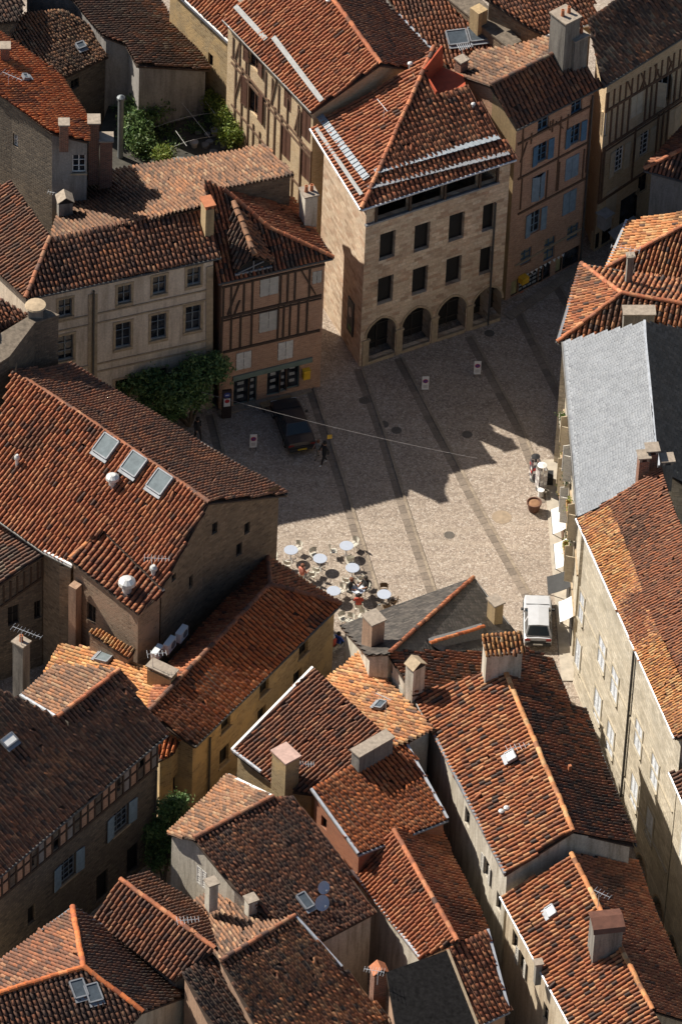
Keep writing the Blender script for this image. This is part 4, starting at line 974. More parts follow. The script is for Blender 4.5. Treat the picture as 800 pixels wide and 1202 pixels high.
# --- ochre house Q
qp = Q.hit(300, 830)[0]
for x, y, w, h in ((356, 762, .85, .9), (310, 807, .85, .9), (265, 849, .85, .95), (349, 795, .8, 1.0), (307, 838, .75, .9), (263, 887, .85, 1.3)): Q.win(x, y, w, h, frame=DFRAME, bars=(2, 1), recess=.25, pane=DARK, sill=STRIM, panel=qp)
Q.pipe(244, 866, 930)
r = Q2.hit(207, 918)
if r: Q2.win(207, 918, .75, 1.2, frame=DFRAME, bars=(2, 1), pane=DARK)
# --- gable of R and others
for x, y, w, h in ((280.5, 645, .4, .9), (224, 683, .35, .9), (252, 620, .4, .8), (204, 678, .4, .5), (290, 620, .4, .8)):
    if R.hit(x, y): R.win(x, y, w, h, frame=DFRAME, bars=(1, 1), pane=DARK)
for p_ in F1.panels:
    if p_['n'].x < -.2: p_['mat'] = 1
F1.extra.append(RUBBLE)
if F1.hit(95, 192): F1.win(95, 192, .95, 1.3, bars=(2, 3), sill=STRIM)
if F1.hit(17, 164): F1.win(17, 164, .55, .9, bars=(2, 2))
if F2.hit(88, 98): F2.win(88, 98, .6, .7, frame=DFRAME, pane=DARK)
if O1.hit(234, 1040): O1.win(236, 1030, .9, 1.3, shut='closed', smat=WSHUT)
if S2.hit(115, 730): S2.win(107, 720, .7, 1.3, frame=DFRAME, pane=DARK)
sp = S1.hit(30, 690)
if sp:
    for x in (4, 12, 20, 28, 36, 44, 50): S1.stud(x, 690-(x)*.68, 712-x*.68, .1, WOOD, sp[0])
    S1.beam(0, 712, 54, 674, .14, WOOD, panel=sp[0]); S1.win(16, 722, .7, 1.4, frame=DFRAME, pane=DARK, panel=sp[0]); S1.win(46, 715, .6, 1.3, frame=DFRAME, pane=DARK, panel=sp[0])
for x, y in ((612, 1130), (604, 1105), (640, 1190), (571, 1020), (585, 1060), (548, 960)):
    hh = M2 if y > 1060 else M1
    if hh.hit(x, y): hh.win(x, y, .7, 1.2, frame=DFRAME, shut='open' if y in (1130, 1020) else None, smat=GSHUT)
if M0b.hit(459, 785): M0b.win(459, 784, .35, .6, frame=DFRAME, pane=DARK)
if N3.hit(382, 970): N3.win(380, 966, .5, .8, frame=DFRAME, pane=DARK)
# ------------------------------------------------------------------ chimneys, skylights, cowls
BR = BRICKCH
RUB2 = RUBBLE2
PINKSLAB = plain('pink_slab', (.45, .30, .25), .8); BROWNCAP = plain('brown_metal', (.13, .055, .035), .5, .2)
H.chimney(660, 66, 1.1, 1.3, 3.0, RENDER, 'slab', pots=2); H.chimney(675, 72, 1.0, .8, 1.9, RENDER, 'pots', pots=3)
H.chimney(541, 84, .55, .5, .9, BR, 'slab')
C.chimney(361, 262, .75, .85, 2.3, OFFW, 'pots', pots=2); D.chimney(243, 268, .5, .8, 1.7, OCHRE, 'raised', capmat=MATS['terracotta_pot'])
F1.chimney(75, 160, .55, .5, 1.0, BR, 'slab'); F1.chimney(110, 163, .75, .6, 1.4, BR, 'slab', z=14.6, down=3); F1.chimney(6, 70, .55, .5, 1.0, BR, 'slab')
F1.chimney(124, 216, .75, .7, 3.4, BR, 'slab', z=11.4, down=7)
D.chimney(76, 252, .8, .7, 1.0, RENDER, 'tiles') if False else E_.chimney(76, 252, .8, .7, 1.1, RENDER, 'gable')
J3.chimney(737, 332, .35, .35, 2.0, RENDER, 'slab', az=rad(10)); J3.chimney(748, 384, 1.7, .7, 1.2, RENDER, 'slab', az=rad(4))
K.chimney(752, 572, .55, .6, 2.1, BR, 'raised', az=rad(10)); K.chimney(762, 562, .6, .6, 2.0, BR, 'raised', az=rad(10)); K.chimney(781, 558, .6, .6, 1.0, RENDER, 'raised', az=rad(10))
M0.chimney(437, 756, .8, .9, 1.9, PINK, 'slab', az=rad(35)); M0.chimney(580, 728, .55, .7, 1.4, MATS['ochre_lime'], 'slab', az=rad(35))
M0b.chimney(486, 808, .8, .65, 1.7, OFFW, 'gable', az=rad(40), capmat=STRIM)
M1.chimney(588, 786, 1.9, .95, 1.6, OFFW, 'tiles', az=rad(12))
M1.chimney(668, 905, .16, .16, .4, MATS['terracotta_pot'], 'none')
mc = M2.chimney(709, 1112, 1.45, 1.2, 1.75, RENDER, 'none', az=rad(12))
qq = M2.roof(709, 1112)[0]+Vector((0, 0, 1.75)); b = MB(); cx = Vector((math.cos(rad(12)), math.sin(rad(12)), 0)); cy = Vector((-cx.y, cx.x, 0))
prof = [(-.75, -.02), (-.62, .22), (.1, .36), (.75, .12), (.75, .07), (.1, .30), (-.60, .16), (-.72, -.05)]
b.prism([qq+cx*1.0*0-cx*.82+cy*y+Vector((0, 0, z+.05)) for y, z in prof], cx*1.64); b.build('cap', BROWNCAP, mc)
M2.chimney(631, 1140, .32, .32, .6, RENDER, 'slab')
N3.chimney(436, 893, 2.3, .62, 1.2, RENDER, 'slab', az=math.atan2(*(lambda a: (a.y, a.x))(N3.res[(472, 865)]-N3.res[(365, 927)])))
N2.chimney(334, 922, 1.15, .9, 2.3, YSTONE, 'slab', az=rad(-50), capmat=PINKSLAB)
Q.chimney(190, 803, 1.5, .6, .9, MATS['ochre_lime'], 'raised', az=rad(-30), capmat=MORTAR)
S2.chimney(88, 712, .5, .5, 1.6, PINK, 'none', az=rad(-35), z=6.6, down=8)
S3.chimney(25, 795, .7, .6, 2.6, RENDER, 'pots', pots=1, z=4.4, down=4.5)
O1.chimney(248, 1052, .5, .5, 1.0, OFFW, 'slab', az=rad(30)); O2.chimney(294, 1073, .5, .5, 1.1, OFFW, 'slab', az=rad(30)); O5.chimney(209, 1132, .45, .45, .8, MORTAR, 'gable', az=rad(20))
N5.chimney(443, 1170, .7, .6, 1.9, BR, 'gable', capmat=MATS['terracotta_pot'], z=5.2, down=5.2)
T.chimney(42, 366, .8, .8, .4, RENDER, 'none'); q = T.roof(42, 366)[0]; b = MB(); b.lathe(q+Vector((0, 0, .4)), [(.55, 0), (.6, .06), (.55, .14), (.1, .2)], 18); attach(b.build('round_cap', STRIM), T.o)
Y2.chimney(561, 24, .75, .7, .9, MATS['ochre_lime'], 'none')
R.skylight(126, 525, 1.05, 1.15); R.skylight(159, 546, 1.05, 1.15); R.skylight(189, 567, 1.05, 1.15)
DG = plain('dark_skylight_glass', (.07, .085, .10), .15)
X.skylight(536, 46, 1.15, 1.0, glass=DG); X.skylight(561, 42, 1.15, 1.0, glass=DG)
O5.skylight(92, 1163, .70, .95, glass=DG); O5.skylight(109, 1168, .70, .95, glass=DG); S3.skylight(126, 772, 1.2, .8, glass=SKYGLASS); N1.skylight(447, 831, .6, .45, glass=DG)
O1.skylight(357, 1060, .5, .9, glass=DG); P1.skylight(9, 871, .8, .5, glass=WHITE); M2.skylight(648, 1072, .6, .45, glass=WHITE); M1.skylight(601, 890, .6, .5, glass=WHITE); F2.skylight(94, 55, .5, .4, glass=DG); F1.skylight(29, 93, .4, .3, glass=DG)
for h, x, y, r, hh in ((R, 132, 569, .28, .75), (S2, 149, 694, .36, .95), (R, 180, 675, .16, .7), (R, 20, 545, .12, .7), (A, 555, 125, .1, .3), (A, 481, 78, .12, .35), (M1, 594, 951, .12, .25), (M1, 588, 955, .12, .25), (B, 385, 3, .12, .3)): h.vent(x, y, r, hh, plain('galvanised', (.60, .60, .58), .45, .3))
# arched dormer in the roof of C
a = C.roof(276, 240)[0]; bq = onplane(298, 297, P(298, 297, C.roof(298, 312)[0].z+1.15), C.planes[0]['n'])
fr = C.roof(297, 318)[0]; pn = C.planes[0]['n']; u = Vector((pn.x, pn.y, 0)).normalized(); v = Vector((-u.y, u.x, 0))
rd = fr+Vector((0, 0, 1.3)); ae = C.roof(274, 238)[0]+Vector((0, 0, .05))
for sg in (-1, 1):
    e0 = fr+v*sg*1.2+Vector((0, 0, .5)); poly = [rd+u*.2, e0+u*.2, e0.lerp(ae, .55)+v*sg*.35, ae]
    nn = (poly[1]-poly[0]).cross(poly[3]-poly[0]).normalized(); nn = nn if nn.z > 0 else -nn
    poly = [q-nn*(q-poly[0]).dot(nn) for q in poly]
    field('dormer_tiles', poly, nn, ST('dark' if sg < 0 else 'brown', w=.26, sag=.3), C.o, nseed())
    mb = MB(); mb.prism([q-nn*.09 for q in poly], -nn*.08); attach(mb.build('dormer_roof', WOOD), C.o)
    mb = MB(); mb.face([e0, e0-Vector((0, 0, .9)), e0.lerp(ae, .55)+v*sg*.35-Vector((0, 0, .5)), e0.lerp(ae, .55)+v*sg*.35]); attach(mb.build('dormer_cheek', WOOD), C.o)
ridge(C.o, rd+u*.2, ae, nseed(), pal='old', r=.17)
mb = MB(); arcp = [fr+v*1.05*math.cos(t)+Vector((0, 0, .05+.78*math.sin(t)))+u*.02 for t in np.linspace(0, math.pi, 12)]
mb.face(arcp); attach(mb.build('dormer_opening', DARK), C.o)
mb = MB(); mb.bar(fr+v*1.1+u*.05+Vector((0, 0, .08)), fr-v*1.1+u*.05+Vector((0, 0, .08)), .12); mb.bar(fr+u*.05, fr+u*.05+Vector((0, 0, .8)), .07); mb.bar(fr+u*.05-v*.9+Vector((0, 0, .15)), fr+u*.05+v*.6+Vector((0, 0, .6)), .06)
attach(mb.build('dormer_frame', LEAD), C.o)
# slate dormer on M0
r0 = M0.roof(520, 752)[0]
s0, s1 = P(504, 756, M0.roof(504, 757)[0].z+.35), P(567, 737, M0.roof(567, 742)[0].z+.55)
mb = MB(); f0, f1 = P(520, 766, s0.z-.5), P(567, 764, s1.z-.9); b0, b1 = s0+Vector((-.1, 1.0, -.5)), s1+Vector((-.1, 1.1, -.7))
mb.face([s0, f0, f1, s1]); mb.face([s1, b1, b0, s0]); mb.face([s1, f1, f1-Vector((0, 0, 1)), b1-Vector((0, 0, 1)), b1]); attach(mb.build('dormer_roof', plain('dormer_slate', (.12, .115, .11), .6, var=.35, scale=8)), M0.o)
ridge(M0.o, s0, s1, nseed(), pal='bright', r=.11)
ridge(S2.o, S2.res[(82, 657)], S2.res[(120, 622)], nseed(), pal='orange', r=.13)
# white verge boards and zinc edges
for h, a, b, m in ((N2, (272,881), (367,784), WHITE), (N2, (272,881), (306,907), ZINC), (N3, (365,927), (420,1003), ZINC), (N3, (472,865), (525,962), ZINC), (M1, (510,865), (592,1027), LEAD), (O2, (346,1076), (401,1136), ZINC), (O5, (85,1066), (238,1162), LEAD), (N4, (412,1023), (492,1125), ZINC), (N5, (572,1092), (597,1187), ZINC), (S1, (55,546), (54,648), LEAD), (R, (52,648), (85,665), WHITE), (O1, (268,911), (320,936), WHITE), (J2, (735,259), (711,315), ZINC), (J3, (682,310), (654,402), LEAD), (K, (756,377), (757,400), ZINC), (K, (757,400), (762,450), ZINC), (K, (762,450), (768,515), ZINC), (K, (768,515), (773,548), ZINC), (X, (466,16), (510,62), ZINC), (S2, (120,622), (192,694), ZINC), (P1, (24,817), (67,843), ZINC), (N5, (525,1116), (560,1205), STRIM)):
    mb = MB(); z_ = Vector((0, 0, .06)); mb.bar(h.res[a]+z_, h.res[b]+z_, .13, .12); attach(mb.build('edge_trim', m), h.o)
# black roofing felt on N5
pl = N5.planes[0]; mb = MB(); mb.prism([q+pl['n']*.02 for q in pl['flat']], pl['n']*.04); attach(mb.build('roofing_felt', plain('black_felt', (.018, .017, .017), .85, var=.5, scale=5, bumpy=.6)), N5.o); MATS['black_felt'].node_tree.nodes['Principled BSDF'].inputs['Specular IOR Level'].default_value = .05
# ribbon of flat orange tiles along the eave of L
pl = L.planes[0]; f = field('eave_tiles', [onplane(x, y, pl['p0'], pl['n'])+pl['n']*.05 for x, y in ((679,609), (790,862), (828,858), (766,730), (738,650), (716,596), (697,603))], pl['n'], ST('golden', w=.2, L=.22, h=.045, sag=.4), L.o, nseed())
# ------------------------------------------------------------------ ground
SD = Vector((math.cos(rad(-72)), math.sin(rad(-72)), 0)); S0 = P(668, 800, 0)
def gz(x, y):
    """the square is level, the street past it falls away"""
    v = Vector((x, y, 0))-S0; s = v.dot(SD); lat = abs(v.dot(Vector((-SD.y, SD.x, 0))))
    w = max(0, min(1, (11-lat)/4)); s = max(0, s); return -.16*max(0, s-1.0 if s > 2 else s*s*.25)*w if s < 40 else -.16*39*w
NX, NY = 78, 112; X0, X1, Y0, Y1 = -34, 40, -62, 58
vs = [(X0+(X1-X0)*i/NX, Y0+(Y1-Y0)*j/NY) for j in range(NY+1) for i in range(NX+1)]
me = bpy.data.meshes.new('square'); me.from_pydata([(x, y, gz(x, y)) for x, y in vs], [], [(j*(NX+1)+i, j*(NX+1)+i+1, (j+1)*(NX+1)+i+1, (j+1)*(NX+1)+i) for j in range(NY) for i in range(NX)])
SQ = structure(link('square', me, COB))
g = MB(); g.face([(-900, -900, -7), (900, -900, -7), (900, 1500, -7), (-900, 1500, -7)])
structure(g.build('ground', plain('packed_earth', (.12, .10, .085), .95, var=.3, scale=.5)))
CHAN = masonry('channel_flags', [(.18, .145, .115), (.23, .185, .145), (.26, .21, .165)], (.12, .10, .08), .55, 2.0, .02)
KERB = masonry('kerb_stone', [(.27, .215, .16), (.32, .26, .195), (.24, .19, .14)], (.16, .13, .10), .7, 2.0, .015)
def strip(px, w, mat, name, off=0.0, z=.004, raised=0):
    pts = [P(x, y, 0) for x, y in px]; mb = MB(); s = 0; L_, R_ = [], []
    for i, q in enumerate(pts):
        d = (pts[min(i+1, len(pts)-1)]-pts[max(0, i-1)]); d.z = 0; d.normalize(); nn = Vector((-d.y, d.x, 0))
        L_.append(q+nn*(off+w/2)+Vector((0, 0, z))); R_.append(q+nn*(off-w/2)+Vector((0, 0, z)))
    for i in range(len(pts)-1):
        l = (pts[i+1]-pts[i]).length; up = Vector((0, 0, raised))
        mb.face([R_[i]+up, R_[i+1]+up, L_[i+1]+up, L_[i]+up], [(s, 0), (s+l, 0), (s+l, w), (s, w)])
        if raised:
            mb.face([L_[i], L_[i]+up, L_[i+1]+up, L_[i+1]], [(s, 0), (s, .1), (s+l, .1), (s+l, 0)]); mb.face([R_[i+1], R_[i+1]+up, R_[i]+up, R_[i]], [(s, 0), (s, .1), (s+l, .1), (s+l, 0)])
        s += l
    o = mb.build(name, mat, SQ); return o
for px in ([(362, 454), (397, 562), (415, 622), (433, 680), (445, 720)], [(419, 433), (446, 510), (473, 600), (481, 625), (507, 702)], [(466, 421), (507, 500), (534, 550), (560, 600), (618, 702)],
           [(549, 395), (585, 462), (607, 503), (640, 590)], [(606, 367), (657, 470)], [(650, 334), (690, 400)], [(245, 487), (257, 535), (290, 640)]):
    strip(px, .42, CHAN, 'paving_channel'); strip(px, .16, KERB, 'paving_kerb', off=.29, raised=.05)
# thresholds, the step strip before the shops, the sidewalk along the long stone house
strip([(255, 484), (363, 455)], .5, KERB, 'paving_kerb', off=-.15, raised=.08); strip([(594, 372), (692, 304)], .6, KERB, 'paving_kerb', off=-.1, raised=.08)
strip([(646, 540), (660, 700), (668, 800)], .9, plain('pale_flags', (.42, .37, .30), .9, var=.2, scale=2), 'paving_sidewalk', raised=.05)
# manhole covers
for x, y in ((588.5, 607), (574, 391), (465, 505), (427, 470), (527, 628), (548, 510), (450, 498)):
    c = P(x, y, .006); mb = MB(); r = .30 if x != 588.5 else .55
    mb.lathe(c, [(r, -.004), (r, .004), (r*.9, .006), (r*.86, .002), (.02, .002)], 20); mb.build('manhole_cover', plain('cast_iron', (.10, .085, .07), .6) if x != 588.5 else plain('ring_stone', (.30, .23, .16), .9), SQ)

# ------------------------------------------------------------------ cars
TYRE = plain('tyre', (.02, .02, .02), .9); RIM = plain('alloy', (.45, .45, .45), .4, .6); CGL = plain('car_glass', (.02, .03, .04), .08, var=.1); BUMP = plain('bumper_plastic', (.03, .03, .032), .7)
def car(loc, az, L_, W_, H_, paint, label, sedan):
    root = empty('parked_car', loc, label, 'car', rz=az)
    hw = W_/2
    # side profile: (x, z_bottom, z_belt, width factor)
    sec = [(-.5, .34, .62, .86), (-.485, .26, .80, .95), (-.40, .20, .86, 1.0), (-.2, .18, .87, 1.0), (.12, .18, .86, 1.0), (.22, .19, .82, .99), (.38, .20, .73, .97), (.47, .24, .64, .92), (.5, .32, .55, .84)]
    if sedan: sec[0] = (-.5, .32, .68, .88); sec[1] = (-.485, .25, .86, .96); sec[2] = (-.36, .2, .90, 1.0)
    rings = []
    for fx, zb, zt, f in sec:
        x = fx*L_; w = hw*f; zt *= H_/1.4
        rings.append([Vector(q) for q in ((x, -w*.92, zb), (x, -w, zb+.12), (x, -w, (zb+zt)*.5+.03), (x, -w*.97, zt-.05), (x, -w*.86, zt), (x, 0, zt+.03), (x, w*.86, zt), (x, w*.97, zt-.05), (x, w, (zb+zt)*.5+.03), (x, w, zb+.12), (x, w*.92, zb))])
    mb = MB(); k = len(rings[0])
    for a, b in zip(rings, rings[1:]):
        for i in range(k): mb.face([a[i], b[i], b[(i+1) % k], a[(i+1) % k]][::-1], None, True)
    mb.face(rings[0]); mb.face(rings[-1][::-1]); body = mb.build('body', paint, root)
    # greenhouse
    b0, b1 = (-.33, .17) if sedan else (-.46, .16); r0, r1 = (-.20, .05) if sedan else (-.36, .03); zt, zb = H_, .86*H_/1.4
    if sedan: zb += .02
    X = lambda f: f*L_; base = [(X(b0), -hw*.93), (X(b1), -hw*.93), (X(b1), hw*.93), (X(b0), hw*.93)]; top = [(X(r0), -hw*.72), (X(r1), -hw*.72), (X(r1), hw*.72), (X(r0), hw*.72)]
    B_ = [Vector((x, y, zb)) for x, y in base]; T_ = [Vector((x, y, zt-.03)) for x, y in top]
    mb = MB(); mid = [Vector(((a.x+b.x)/2*1.0, 0, zt+.01)) for a, b in ((T_[0], T_[3]), (T_[1], T_[2]))]
    mb.face([T_[0], T_[1], mid[1], mid[0]], None, True); mb.face([mid[0], mid[1], T_[2], T_[3]], None, True)
    for i in range(4): mb.face([B_[i], B_[(i+1) % 4], T_[(i+1) % 4], T_[i]])
    mb.build('roof', paint, root)
    def pane(name, q, n, s=.84):
        c = sum(q, Vector())/4; mm = MB(); mm.face([c+(p-c)*s+n*.012 for p in q]); mm.build(name, CGL, root)
    for i, nm in ((0, 'side_window'), (1, 'windscreen'), (2, 'side_window'), (3, 'rear_window')):
        q = [B_[i], B_[(i+1) % 4], T_[(i+1) % 4], T_[i]]; n = (q[1]-q[0]).cross(q[2]-q[0]).normalized()
        if i in (0, 2):
            m0, m1 = (q[0]+q[1])/2, (q[2]+q[3])/2
            pane(nm, [q[0], m0, m1, q[3]], n, .82); pane(nm, [m0, q[1], q[2], m1], n, .82)
        else: pane(nm, q, n, .86)
    for x in (-.30*L_, .31*L_):
        for y in (-1, 1):
            c = Vector((x, y*(hw-.09), .30)); tm = MB(); pr = [(.17, -.09), (.28, -.095), (.30, -.06), (.30, .06), (.28, .095), (.17, .09)]
            rg = [[c+Vector((r*math.cos(a), h, r*math.sin(a))) for a in np.linspace(0, 2*math.pi, 17)[:-1]] for r, h in pr]
            for a, b in zip(rg, rg[1:]):
                for i in range(16): tm.face([a[i], a[(i+1) % 16], b[(i+1) % 16], b[i]], None, True)
            wh = tm.build('wheel', TYRE, root); rm = MB(); rm.face([c+Vector((.18*math.cos(a), y*.085, .18*math.sin(a))) for a in np.linspace(0, 2*math.pi, 13)[:-1]]); rm.build('rim', RIM, wh)
    for x, s in ((-.5, -1), (.5, 1)):
        b = MB(); b.box((x*L_+s*.01, 0, .42), Vector((.06, 0, 0)), Vector((0, hw*.9, 0)), Vector((0, 0, .1))); b.build('bumper', BUMP, root)
    for y in (-1, 1):
        b = MB(); b.box((-.487*L_-.02, y*hw*.74, .70*H_/1.4), Vector((.03, 0, 0)), Vector((0, hw*.18, 0)), Vector((0, 0, .07))); b.build('tail_light', plain('tail_red', (.22, .012, .01), .3), root)
        b = MB(); b.box((.487*L_, y*hw*.68, .53*H_/1.4), Vector((.03, 0, 0)), Vector((0, hw*.2, 0)), Vector((0, 0, .06))); b.build('headlight', plain('lamp_glass', (.6, .6, .58), .1), root)
        b = MB(); b.box((.10*L_, y*(hw+.07), .93*H_/1.4), Vector((.05, 0, 0)), Vector((0, .08, 0)), Vector((0, 0, .055))); b.build('wing_mirror', BUMP, root)
    zh = .80*H_/1.4; b = MB(); b.box((.235*L_, 0, zh+.045), Vector((.012, 0, 0)), Vector((0, hw*.82, 0)), Vector((0, 0, .012))); b.build('bonnet_gap', BUMP, root)
    for y in (-1, 1):
        b = MB(); b.box((0, y*(hw+.008), .5), Vector((.42*L_, 0, 0)), Vector((0, .012, 0)), Vector((0, 0, .035))); b.build('side_strip', BUMP, root)
        b = MB(); b.box((.02*L_, y*(hw+.004), .62), Vector((.008, 0, 0)), Vector((0, .01, 0)), Vector((0, 0, .22))); b.build('door_gap', BUMP, root)
    b = MB(); b.box((-.5*L_-.075, 0, .46), Vector((.006, 0, 0)), Vector((0, .26, 0)), Vector((0, 0, .055))); b.build('number_plate', plain('plate_yellow', (.55, .38, .03), .5) if sedan else plain('plate_white', (.6, .6, .58), .5), root)
    b = MB(); b.box((-.495*L_-.03, 0, .60*H_/1.4), Vector((.02, 0, 0)), Vector((0, hw*.55, 0)), Vector((0, 0, .06))); b.build('tailgate_trim', BUMP, root)
    return root
car(P(343, 505, 0), rad(107), 4.15, 1.68, 1.40, plain('dark_car_paint', (.045, .04, .042), .3, .2, var=.1), 'dark saloon car parked in front of the green shopfronts', True)
car(P(630, 735, 0), rad(91), 3.7, 1.56, 1.38, plain('white_car_paint', (.50, .51, .53), .35, .1, var=.05), 'small white hatchback parked beside the white awnings', False)

# ------------------------------------------------------------------ cafe tables and chairs
TABW = plain('white_table_top', (.40, .44, .52), .35, var=.06); CHW = plain('cream_plastic', (.58, .55, .47), .5, var=.08); CHB = plain('brown_wicker', (.12, .075, .04), .8, var=.3)
def mtable():
    t = empty('cafe_table', (0, 0, 0), 'x', 'table', 'cafe tables on the square')
    b = MB(); b.lathe((0, 0, .72), [(.36, 0), (.39, .01), (.39, .03), (.37, .035)], 28); b.build('table_top', TABW, t)
    b = MB(); b.lathe((0, 0, 0), [(.03, .03), (.028, .72)], 10); b.build('pedestal', RIM, t)
    b = MB()
    for k in range(4): a = math.pi/2*k+.4; b.tube([(0, 0, .06), (.2*math.cos(a), .2*math.sin(a), .05), (.32*math.cos(a), .32*math.sin(a), .015)], .018, 6)
    b.build('base', RIM, t); return t
def mchair(mat, label, group):
    t = empty('cafe_chair', (0, 0, 0), label, 'chair', group)
    b = MB(); b.box((0, 0, .45), Vector((.21, 0, 0)), Vector((0, .21, 0)), Vector((0, 0, .014))); b.build('seat', mat, t)
    b = MB()
    for i in range(6):
        a0, a1 = rad(-50+i*100/6), rad(-50+(i+1)*100/6); f = lambda a, z, r: Vector((-r*math.cos(a)+.02, r*math.sin(a)*1.1, z))
        b.face([f(a0, .56, .24), f(a1, .56, .24), f(a1, .86, .30), f(a0, .86, .30)], None, True); b.face([f(a1, .56, .255), f(a0, .56, .255), f(a0, .86, .315), f(a1, .86, .315)], None, True)
    b.build('backrest', mat, t)
    for x, y in ((-1, -1), (-1, 1), (1, -1), (1, 1)):
        b = MB(); b.tube([(x*.18, y*.18, .45), (x*.23, y*.22, 0)], .014, 6); b.build('leg', RIM if mat is CHW else mat, t)
    for y in (-1, 1):
        b = MB(); b.tube([(-.24, y*.22, .66), (.05, y*.26, .66), (.17, y*.24, .62), (.18, y*.2, .45)], .015, 6); b.build('armrest', mat, t)
    return t
def copy_tree(o, parent=None):
    c = o.copy(); COL.objects.link(c); c.parent = parent
    for ch in list(o.children): copy_tree(ch, c)
    return c
used = {}
def place(proto, x, y, rz, label=None, z=0):
    if proto.name in used: o = copy_tree(proto)
    else: o = proto; used[proto.name] = 1
    o.location = P(x, y, z); o.rotation_euler = (0, 0, rz)
    if 'chair' in o.name: o.scale = (.92, .92, .92)
    if label: o['label'] = label
    return o
TB = mtable()
tabs = [(341, 657, 'round white cafe table next to the edge of the building shadow'), (375, 667, 'round white cafe table casting a clear round shadow beside two cream chairs'), (406, 652, 'round white cafe table with cream chairs on three sides along the paving channel'),
        (413, 678, 'round white cafe table right behind the seated group'), (391, 705, 'round white cafe table close to the hip of the ochre house'), (450, 709, 'round white cafe table with brown wicker chairs'), (419.5, 703, 'round white cafe table laid with plates among the seated group')]
for x, y, l in tabs: place(TB, x, y, 0, l)
CH = mchair(CHW, 'cream plastic armchair at a round cafe table', 'cream chairs at the cafe tables')
CHD = mchair(CHB, 'brown wicker chair at the round cafe table by the slate roof', 'brown wicker chairs')
CLAB = {(341, 657): 'cream plastic armchair at the table on the edge of the building shadow', (300, 668): 'cream plastic armchair half hidden by the ochre house roof', (375, 667): 'cream plastic armchair at the table that casts a clear round shadow',
        (406, 652): 'cream plastic armchair at the table along the paving channel', (413, 678): 'cream plastic armchair at the table right behind the seated group', (391, 705): 'cream plastic armchair at the table by the hip of the ochre house'}
for (x, y), (tx, ty) in (((349, 650), (341, 657)), ((337, 668), (341, 657)), ((320, 662), (300, 668)), ((368, 658), (375, 667)), ((371, 676), (375, 667)), ((391, 653), (406, 652)), ((415, 645), (406, 652)), ((410, 664), (406, 652)),
         ((411, 668), (413, 678)), ((406, 688), (413, 678)), ((422, 686), (413, 678)), ((399, 700), (391, 705)), ((402, 733), (408, 740)), ((424, 730), (419, 738)), ((410, 735), (404, 742)), ((366, 681), (375, 667))):
    a, b = P(x, y, 0), P(tx, ty, 0); place(CH, x, y, math.atan2(b.y-a.y, b.x-a.x), CLAB.get((tx, ty), 'cream plastic armchair standing empty by the slate-roofed house'))
for (x, y) in ((450, 700), (453, 719), (461, 713)):
    a, b = P(x, y, 0), P(450, 709, 0); place(CHD, x, y, math.atan2(b.y-a.y, b.x-a.x))
for x, y in ((416, 700), (422, 701), (419, 706)):
    q = P(x, y, 0); pl = MB(); pl.lathe((q.x, q.y, .757), [(.11, 0), (.125, .015), (.08, .01)], 14)
    tag(pl.build('dinner_plate', WHITE), 'white plate on the table of the seated group', 'plate', 'plates on the laid table')

